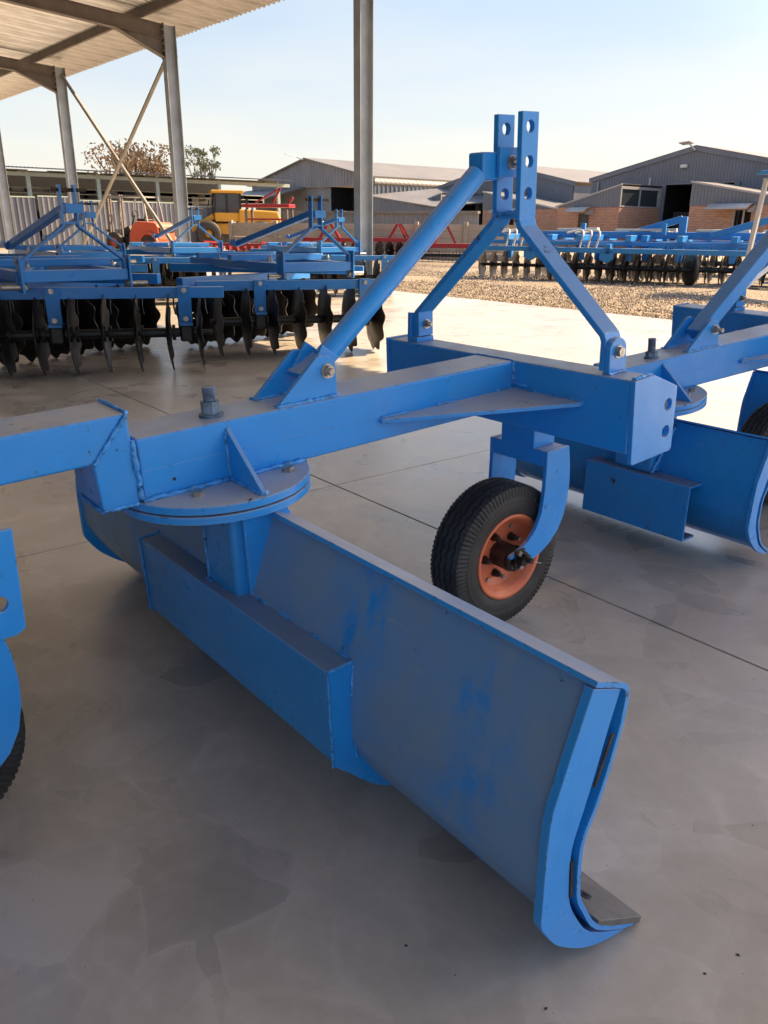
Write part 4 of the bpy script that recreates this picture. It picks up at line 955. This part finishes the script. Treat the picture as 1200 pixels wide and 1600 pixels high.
    m = MB(); m.box(1.2, 1.6, GY-.2, GY-.04, 4.45, 4.62); m.build('flood_light', WHITE, b, bevel=.01)
    m = MB(); m.tube((-.75, GY-.1, 3.5), (-.75, GY-.1, 4.0), .04, 8); m.build('vent_pipe', WHITE, b)
    m = MB(); m.tube((-4.5, GY-.1, 0), (-4.5, GY-.1, 3.9), .05, 8); m.build('downpipe', TRIM, b)
    return b
W1 = workshop('brick and slate-clad workshop at right with open doorway and grey gable', (-27.47, 38.6, 0))
W2 = cp(W1, (-44.6, 40.6, 0), 'brick and slate-clad workshop seen behind the mast and round strut of the near grader')
# low wall of grey sheets between workshop and hall
def sheet_wall(name, label, p, q, z1, mat, rail=LROOF):
    t = thing(name, label, 'sheet fence', (p[0], p[1], 0)); m = MB(); corr_wall(m, (0, 0), (q[0]-p[0], q[1]-p[1]), 0, lambda t_: z1, pitch=.35, depth=.05); m.build('cladding', mat, t, recalc=False)
    m = MB(); m.bar((0, 0, z1+.08), (q[0]-p[0], q[1]-p[1], z1+.08), .5, .16); m.build('capping', rail, t); return t
sheet_wall('sheet_fence', 'blue-grey corrugated sheet fence with pale capping behind the precast wall', (-50.0, 30.3), (-36.5, 36.5), 1.95, GREYCLAD)

# hall
hall = thing('warehouse_hall', 'large grey gabled hall with curved eaves and dark side opening', 'hall', (-71.3, 40, 0))
hw = 19.5; hp = 9.75
hzf = lambda x: 6.6-.185*abs(x-hp)
m = MB(); 
corr_wall(m, (0, 0), (13.2, 0), 4.3, lambda t: hzf(13.2*t), pitch=.45, depth=.05); corr_wall(m, (13.2, 0), (hw, 0), 4.3, lambda t: hzf(13.2+6.3*t), pitch=.45, depth=.05)
corr_wall(m, (0, .3), (13.0, .3), 0, lambda t: 4.3, pitch=.4); corr_wall(m, (17.2, .3), (hw, .3), 0, lambda t: 4.3, pitch=.4)
m.build('gable_cladding', GREYCLAD, hall, recalc=False)
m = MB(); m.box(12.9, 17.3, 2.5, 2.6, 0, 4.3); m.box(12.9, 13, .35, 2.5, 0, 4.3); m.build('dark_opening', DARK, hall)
m = MB(); corr_wall(m, (hw, 0), (hw, 36), 0, lambda t: 4.25, pitch=.45, depth=.05); m.build('side_cladding', GREYCLAD, hall, recalc=False)
m = MB(); vs = []; nn = 150
for j in range(nn+1):
    y = 36*j/nn; bpz = .05*math.sin(j*PI)  
    for i in range(8):
        t = i/7*PI/2; vs.append((hw-.35+.42*math.sin(t), y, 4.35+.45*math.cos(t)+(.03 if j % 2 else 0)))
m.add(vs, [(j*8+i, j*8+i+1, (j+1)*8+i+1, (j+1)*8+i) for j in range(nn) for i in range(7)], False); m.build('curved_eave', LROOF, hall, recalc=False)
m = MB(); m.hexa([(hp, -.3, 6.65), (hw-.3, -.3, 4.85), (hw-.3, 36, 4.85), (hp, 36, 6.65), (hp, -.3, 6.75), (hw-.3, -.3, 4.93), (hw-.3, 36, 4.93), (hp, 36, 6.75)])
m.hexa([(-.5, -.3, 4.7), (hp, -.3, 6.65), (hp, 36, 6.65), (-.5, 36, 4.7), (-.5, -.3, 4.8), (hp, -.3, 6.75), (hp, 36, 6.75), (-.5, 36, 4.8)]); m.build('roof', LROOF, hall)
m = MB(); m.hexa([(-6, -5.5, 2.9), (9.5, -5.5, 3.0), (9.5, 0.0, 4.3), (-6, 0.0, 4.2), (-6, -5.5, 3.0), (9.5, -5.5, 3.1), (9.5, 0.0, 4.4), (-6, 0.0, 4.3)]); m.build('lean_to_roof', LROOF, hall)
m = MB()
for x in (-5.5, -1, 4, 9): m.box(x-.08, x+.08, -5.3, -5.14, 0, 2.9)
m.build('lean_to_posts', GREEN, hall)
m = MB(); m.bar((hp-1.6, -.3, 7.0), (hp-.1, -.3, 6.6), .15, .1); m.hexa([(hp-2.4, -.8, 7.15), (hp-.9, -.8, 6.85), (hp-.9, -.2, 6.8), (hp-2.4, -.2, 7.1), (hp-2.4, -.8, 7.2), (hp-.9, -.8, 6.9), (hp-.9, -.2, 6.85), (hp-2.4, -.2, 7.15)]); m.build('solar_lamp', WHITE, hall)
# pitched roof of a low store seen beside the column
st2 = thing('low_store', 'low store with pale pitched roof between the hall and the far workshop', 'store', (-50.5, 38.5, 0))
m = MB(); corr_wall(m, (0, 0), (7.5, 0), 0, lambda t: 3.3-.9*t, pitch=.3); m.build('wall_cladding', SLATE, st2, recalc=False)
m = MB(); m.hexa([(-.2, -.2, 3.35), (7.7, -.2, 2.42), (9.3, 6, 3.0), (1.5, 6, 4.0), (-.2, -.2, 3.42), (7.7, -.2, 2.5), (9.3, 6, 3.08), (1.5, 6, 4.08)]); m.build('roof', LROOF, st2)

# open store on the left, its front along y at x=-42
os_ = thing('open_store', 'long open-fronted store with pale green posts and corrugated roof at left', 'shed', (-42, 5, 0))
sp3 = corr_piece(.9, 9.0, .18, .035, 2, 6, .06).build('roof_sheet', LROOF, os_, recalc=False)
sp3.rotation_euler = (0, 0, rad(90)); sp3.location = (.8, 0, 3.62)
for k in range(1, 23): piece(sp3, os_, (.8, .9*k, 3.62), (0, 0, rad(90)))
m = MB(); m.box(-.05, .05, 0, 20.8, 3.28, 3.46); m.build('front_beam', GREEN, os_)
for y in (1.0, 5.75, 9.2, 12.4, 16.1, 20.0):
    m = MB(); m.box(-.09, .09, y-.09, y+.09, 0, 3.28); m.bar((0, y, 3.5), (-8, y, 3.95), .1, .16); m.build('post', GREEN, os_)
for i in range(5):
    m = MB(); m.box(-8+i*1.6, -7.9+i*1.6, 0, 20.8, 3.75-.09*i+.12, 3.85-.09*i+.12); m.build('purlin', DARKSTEEL, os_)
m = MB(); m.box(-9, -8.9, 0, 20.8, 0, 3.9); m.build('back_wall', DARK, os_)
for zz in (2.35, 2.6, 2.85):
    m = MB(); m.box(-3.3, -3.2, 0, 20.8, zz, zz+.05); m.build('rail', GREEN, os_)
for k in range(26):
    m = MB(); y = random.uniform(.5, 20); m.box(-4.5, -3.4, y, y+random.uniform(.3, 1.6), random.choice((2.2, 2.45, 2.7)), 2.9); m.build('stored_bundle', random.choice((DARKSTEEL, BLACK, TRIM)), os_)
def pane_stack(label, x, y0_, y1_, z, mat=GREYCLAD, n=1, lean=.15):
    t = thing('roof_sheet_stack', label, 'metal sheets', (x, y0_, 0), (0, 0, 0), 'corrugated sheets leaning along the open store')
    m = MB(); corr_wall(m, (0, 0), (0, y1_-y0_), 0, lambda q: z, pitch=.24, depth=.05); o_ = m.build('sheet', mat, t, recalc=False)
    m = MB(); m.box(-.03, .03, 0, y1_-y0_, z, z+.05); m.build('top_rail', GREEN, t); t.rotation_euler = (0, -lean*.3, 0); return t
pane_stack('dark grey flat sheet panel standing at the left end of the open store', -40.2, 5.8, 7.2, 2.25, SLATE)
pane_stack('grey container-like panel beside the first green post of the open store', -40.0, 8.1, 10.4, 2.25, SLATE)
pane_stack('upright corrugated sheets between the green post and the second steel column', -39.9, 10.5, 12.3, 2.3)
pane_stack('long row of upright corrugated sheets behind the orange forklift', -39.8, 12.4, 17.4, 2.15)
pane_stack('corrugated sheets right of the forklift under the open store roof', -39.9, 17.5, 20.8, 2.0)

# ------------------------------------------------------------------ forklift
fk = thing('forklift', 'orange forklift truck parked in front of the corrugated sheets', 'forklift', (-31.6, 11.9, 0), (0, 0, rad(28)))
# front (mast) toward -x, counterweight toward +x
m = MB(); m.prism([(-.1, .35), (1.35, .30), (1.42, .55), (1.38, 1.05), (1.25, 1.18), (.35, 1.22), (.1, 1.05), (-.05, .75)], -.55, .55, 1, ); body = m.build('counterweight', TRUCKO, fk, bevel=.06, seg=3)
for s_ in (-1, 1):
    m = MB(); m.prism([(1.36, .78), (1.43, .80), (1.43, .98), (1.36, 1.0)], s_*.30-.16, s_*.30+.16, 1); m.build('grille_opening', BLACK, body)
    m = MB(); n = 12; poly = [(.0+.46*math.cos(PI*i/n), .38+.44*math.sin(PI*i/n)) for i in range(n+1)]+[(-.36+0, .38)]+[(.36*math.cos(PI-PI*i/n), .38+.35*math.sin(PI-PI*i/n)) for i in range(n+1)]
    m.prism([(x+.95, z) for x, z in poly], s_*.5, s_*.66, 1); m.build('mudguard', TRUCKO, body, bevel=.01)
def kwheel(par, c, r, w_):
    m = MB(); m.lathe([(-w_/2, .5*r), (-w_/2, r*.9), (-w_*.35, r), (w_*.35, r), (w_/2, r*.9), (w_/2, .5*r)], 'Y', 32); o_ = m.build('wheel', RUBBER, par); o_.location = c
    m = MB(); m.lathe([(-w_*.42, 0), (-w_*.42, r*.2), (-w_*.3, r*.25), (-w_*.45, r*.52), (w_*.45, r*.52), (w_*.3, r*.25), (w_*.42, 0)], 'Y', 24); m.build('rim', TRUCKO, o_)
for x, r in ((.95, .33), (-.75, .40)):
    for y in (-.60, .60): kwheel(fk, (x, y, r), r, .24)
m = MB(); m.box(-1.0, .1, -.5, .5, .35, .62); m.prism([(-.55, .62), (-.1, .62), (-.25, 1.05), (-.5, .95)], -.3, .3, 1); m.build('chassis', BLACK, fk, bevel=.02)
m = MB(); m.box(.15, .6, -.28, .28, 1.22, 1.32); m.prism([(.5, 1.3), (.62, 1.32), (.72, 1.72), (.60, 1.72)], -.25, .25, 1); m.build('seat', BLACK, fk, bevel=.04)
m = MB(); m.tube((-.35, 0, 1.0), (-.15, 0, 1.45), .025); m.lathe([(-.015, .15), (.015, .15), (.015, .18), (-.015, .18), (-.015, .15)], 'X', 20, (-.13, 0, 1.48)); m.build('steering_wheel', BLACK, fk)
for y in (-.42, -.28, .28, .42): 
    m = MB(); m.box(-1.18, -1.06, y-.04, y+.04, .1, 2.25); m.build('mast_rail', DARKSTEEL, fk)
m = MB(); m.box(-1.2, -1.04, -.45, .45, 2.1, 2.2); m.box(-1.24, -1.16, -.5, .5, .4, .5); m.box(-1.24, -1.16, -.5, .5, .8, .9); m.build('carriage', BLACK, fk)
for y in (-.25, .25): m = MB(); m.box(-2.1, -1.25, y-.05, y+.05, .08, .13); m.box(-1.3, -1.25, y-.05, y+.05, .1, .9); m.build('fork', DARKSTEEL, fk)
for x, y in ((-.55, -.5), (-.55, .5), (.9, -.5), (.9, .5)): m = MB(); m.bar((x, y, 1.1 if x > 0 else .7), (x*.8, y*.9, 2.12), .05, .06); m.build('guard_post', BRACE, fk)
m = MB(); 
for i in range(6): m.box(-.5+.22*i, -.46+.22*i, -.46, .46, 2.12, 2.16)
m.box(-.5, .75, -.48, -.44, 2.11, 2.17); m.box(-.5, .75, .44, .48, 2.11, 2.17); m.build('overhead_guard', BRACE, fk)

# ------------------------------------------------------------------ wheel loader
ld = thing('wheel_loader', 'yellow wheel loader with glazed cab behind the precast wall', 'wheel loader', (-39.6, 20.3, 0), (0, 0, rad(-112)))
# front (bucket) toward +x in local
m = MB(); m.prism([(-3.0, .9), (-3.1, 1.5), (-2.9, 2.0), (-.6, 2.1), (-.5, .9)], -.85, .85, 1); m.build('engine_hood', YELLOW, ld, bevel=.08)
m = MB(); m.box(-.6, 2.0, -.5, .5, .7, 1.3); m.build('front_frame', YELLOW, ld, bevel=.05)
m = MB(); m.box(-.75, .85, -.72, .72, 1.4, 1.9); m.build('cab_base', YELLOW, ld, bevel=.05)
m = MB(); m.box(-.9, 1.0, -.82, .82, 2.95, 3.12); m.build('cab_roof', YELLOW, ld, bevel=.05)
for x in (-.7, .1, .8):
    for y in (-.68, .68): m = MB(); m.box(x-.05, x+.05, y-.05, y+.05, 1.9, 2.95); m.build('cab_pillar', BLACK, ld)
for y in (-.66, .66): m = MB(); m.box(-.64, .04, y-.01, y+.01, 1.92, 2.93); m.box(.16, .74, y-.01, y+.01, 1.92, 2.93); m.build('cab_window', GLASS, ld)
m = MB(); m.box(.79, .81, -.62, .62, 1.92, 2.93); m.build('windscreen', GLASS, ld); m = MB(); m.box(-.72, -.70, -.62, .62, 1.92, 2.93); m.build('rear_window', GLASS, ld)
for x in (-1.9, 1.3):
    for y in (-.95, .95):
        m = MB(); m.lathe([(-.25, .3), (-.25, .62), (-.18, .72), (.18, .72), (.25, .62), (.25, .3)], 'Y', 32); o_ = m.build('wheel', RUBBER, ld); o_.location = (x, y, .72)
        m = MB(); m.lathe([(-.12, 0), (-.12, .1), (-.05, .28), (.05, .28), (.12, .1), (.12, 0)], 'Y', 20); m.build('rim', YELLOW, o_)
for y in (-.45, .45): m = MB(); m.bar((.9, y, 1.7), (2.7, y, .7), .12, .3); m.build('lift_arm', YELLOW, ld, bevel=.02)
m = MB(); m.prism([(2.6, .15), (3.5, .08), (3.5, .14), (2.85, .35), (2.75, .8), (2.95, 1.2), (2.85, 1.25), (2.6, .9)], -1.2, 1.2, 1); m.build('bucket', plain('bucket_steel', (.12, .085, .06), .6), ld, bevel=.01)
m = MB(); m.box(-1.3, -1.15, -.5, -.3, 2.1, 2.7); m.build('exhaust', BLACK, ld)
for y in (-.95, .95): m = MB(); m.tube((.85, y*.9, 1.9), (1.05, y*1.1, 2.4), .02, 8); m.box(1.0, 1.04, y*1.1-.12, y*1.1+.12, 2.3, 2.6); m.build('mirror', BLACK, ld)

ld.scale = (.9, .9, .92)
# raised red implement on a stand
rt_ = thing('red_header', 'red implement with folded frame standing high behind the precast wall', 'implement', (-32.9, 18.9, 0), (0, 0, rad(40)))
m = MB(); m.box(-1.15, 1.15, -.5, .5, 1.90, 2.05); m.build('deck', RED, rt_, bevel=.02)
m = MB(); m.bar((-.7, 0, 2.1), (.6, 0, 2.75), .05, .07); m.bar((.6, 0, 2.75), (.2, 0, 2.1), .05, .08); m.bar((1.0, 0, 2.12), (1.2, 0, 2.35), .1, .1); m.build('folded_arm', RED, rt_)
for x in (-1.0, 1.0):
    for y in (-.4, .4): m = MB(); m.box(x-.05, x+.05, y-.05, y+.05, 0, 1.82); m.build('leg', DARKSTEEL, rt_)
m = MB(); m.box(-1.0, 1.0, -.43, -.37, 1.35, 1.42); m.box(-1.0, 1.0, .37, .43, 1.35, 1.42); m.build('rail', RED, rt_)

# white steel frame with a blue top at the right
wf_ = thing('canopy_frame', 'white steel canopy post with blue top leaning at the right edge', 'canopy', (-6.10, 13.0, 0))
m = MB(); m.bar((-.10, 0, 0), (.06, 0, 1.95), .07, .07); m.build('post', WHITE, wf_, bevel=.005)
m = MB(); m.bar((.03, 0, 1.93), (2.6, .6, 1.98), .05, .05); m.build('top_rail', WHITE, wf_)
m = MB(); m.bar((2.5, .6, 0), (2.5, .6, 1.98), .07, .07); m.build('post', WHITE, wf_, bevel=.005)
m = MB(); m.hexa([(.0, -.3, 2.0), (2.7, .3, 2.05), (2.7, 1.2, 2.1), (0, .8, 2.05), (.1, -.3, 2.06), (2.6, .3, 2.2), (2.6, 1.2, 2.25), (.1, .8, 2.12)]); m.build('cover', FARBLUE, wf_, bevel=.01)

# ------------------------------------------------------------------ trees
def tree(label, loc, h, r, leaf, n, dens, trunk_r=.18, squash=.7, size=.22):
    t = thing('tree', label, 'tree', loc, (0, 0, 0), 'trees beyond the yard')
    m = MB(); m.tube((0, 0, 0), (.2, 0, h*.45), trunk_r, 8, trunk_r*.6); tips = []
    cl = []
    for k in range(n):
        a = random.random()*6.3; rr = r*random.uniform(.25, .95); zz = h*.62+h*.32*random.uniform(-.5, 1)*squash
        e = Vector((rr*math.cos(a), rr*math.sin(a), zz)); b0 = Vector((.2*random.random(), 0, h*random.uniform(.3, .5))); mid = b0.lerp(e, .5)+Vector((0, 0, -.1*h*random.random()))
        m.path([b0, mid, e], trunk_r*.22, 5); cl.append((e, r*random.uniform(.22, .42)))
        for q in range(3): m.path([mid, e+Vector([random.uniform(-.5, .5)*r*.6 for _ in range(3)])], trunk_r*.08, 4)
    m.build('trunk', WOOD, t)
    f = MB()
    for c, cr_ in cl:
        for k in range(dens):
            d = Vector((random.gauss(0, 1), random.gauss(0, 1), random.gauss(0, .75))).normalized()*cr_*random.random()**.4
            p_ = c+d; a = Vector([random.uniform(-1, 1) for _ in range(3)]).normalized(); b_ = a.orthogonal().normalized(); s_ = size*random.uniform(.5, 1.2)
            f.add([p_-a*s_, p_+b_*s_*.5, p_+a*s_, p_-b_*s_*.5], [(0, 1, 2, 3)])
    f.build('crown', leaf, t, recalc=False)
tree('wide tree with sparse reddish-brown crown behind the open store', (-77.5, 30.5, 0), 8.6, 3.6, LEAFB, 36, 80, .3, .9, .20)
tree('slim grey-green tree standing between the two lit columns', (-72.5, 35.6, 0), 7.8, 1.8, LEAFG, 22, 70, .15, 1.2, .16)
tree('small bushy tree showing above the open store roof near the grey hall', (-72.0, 44.9, 0), 6.3, 2.3, LEAFB, 14, 80, .2, .9, .18)
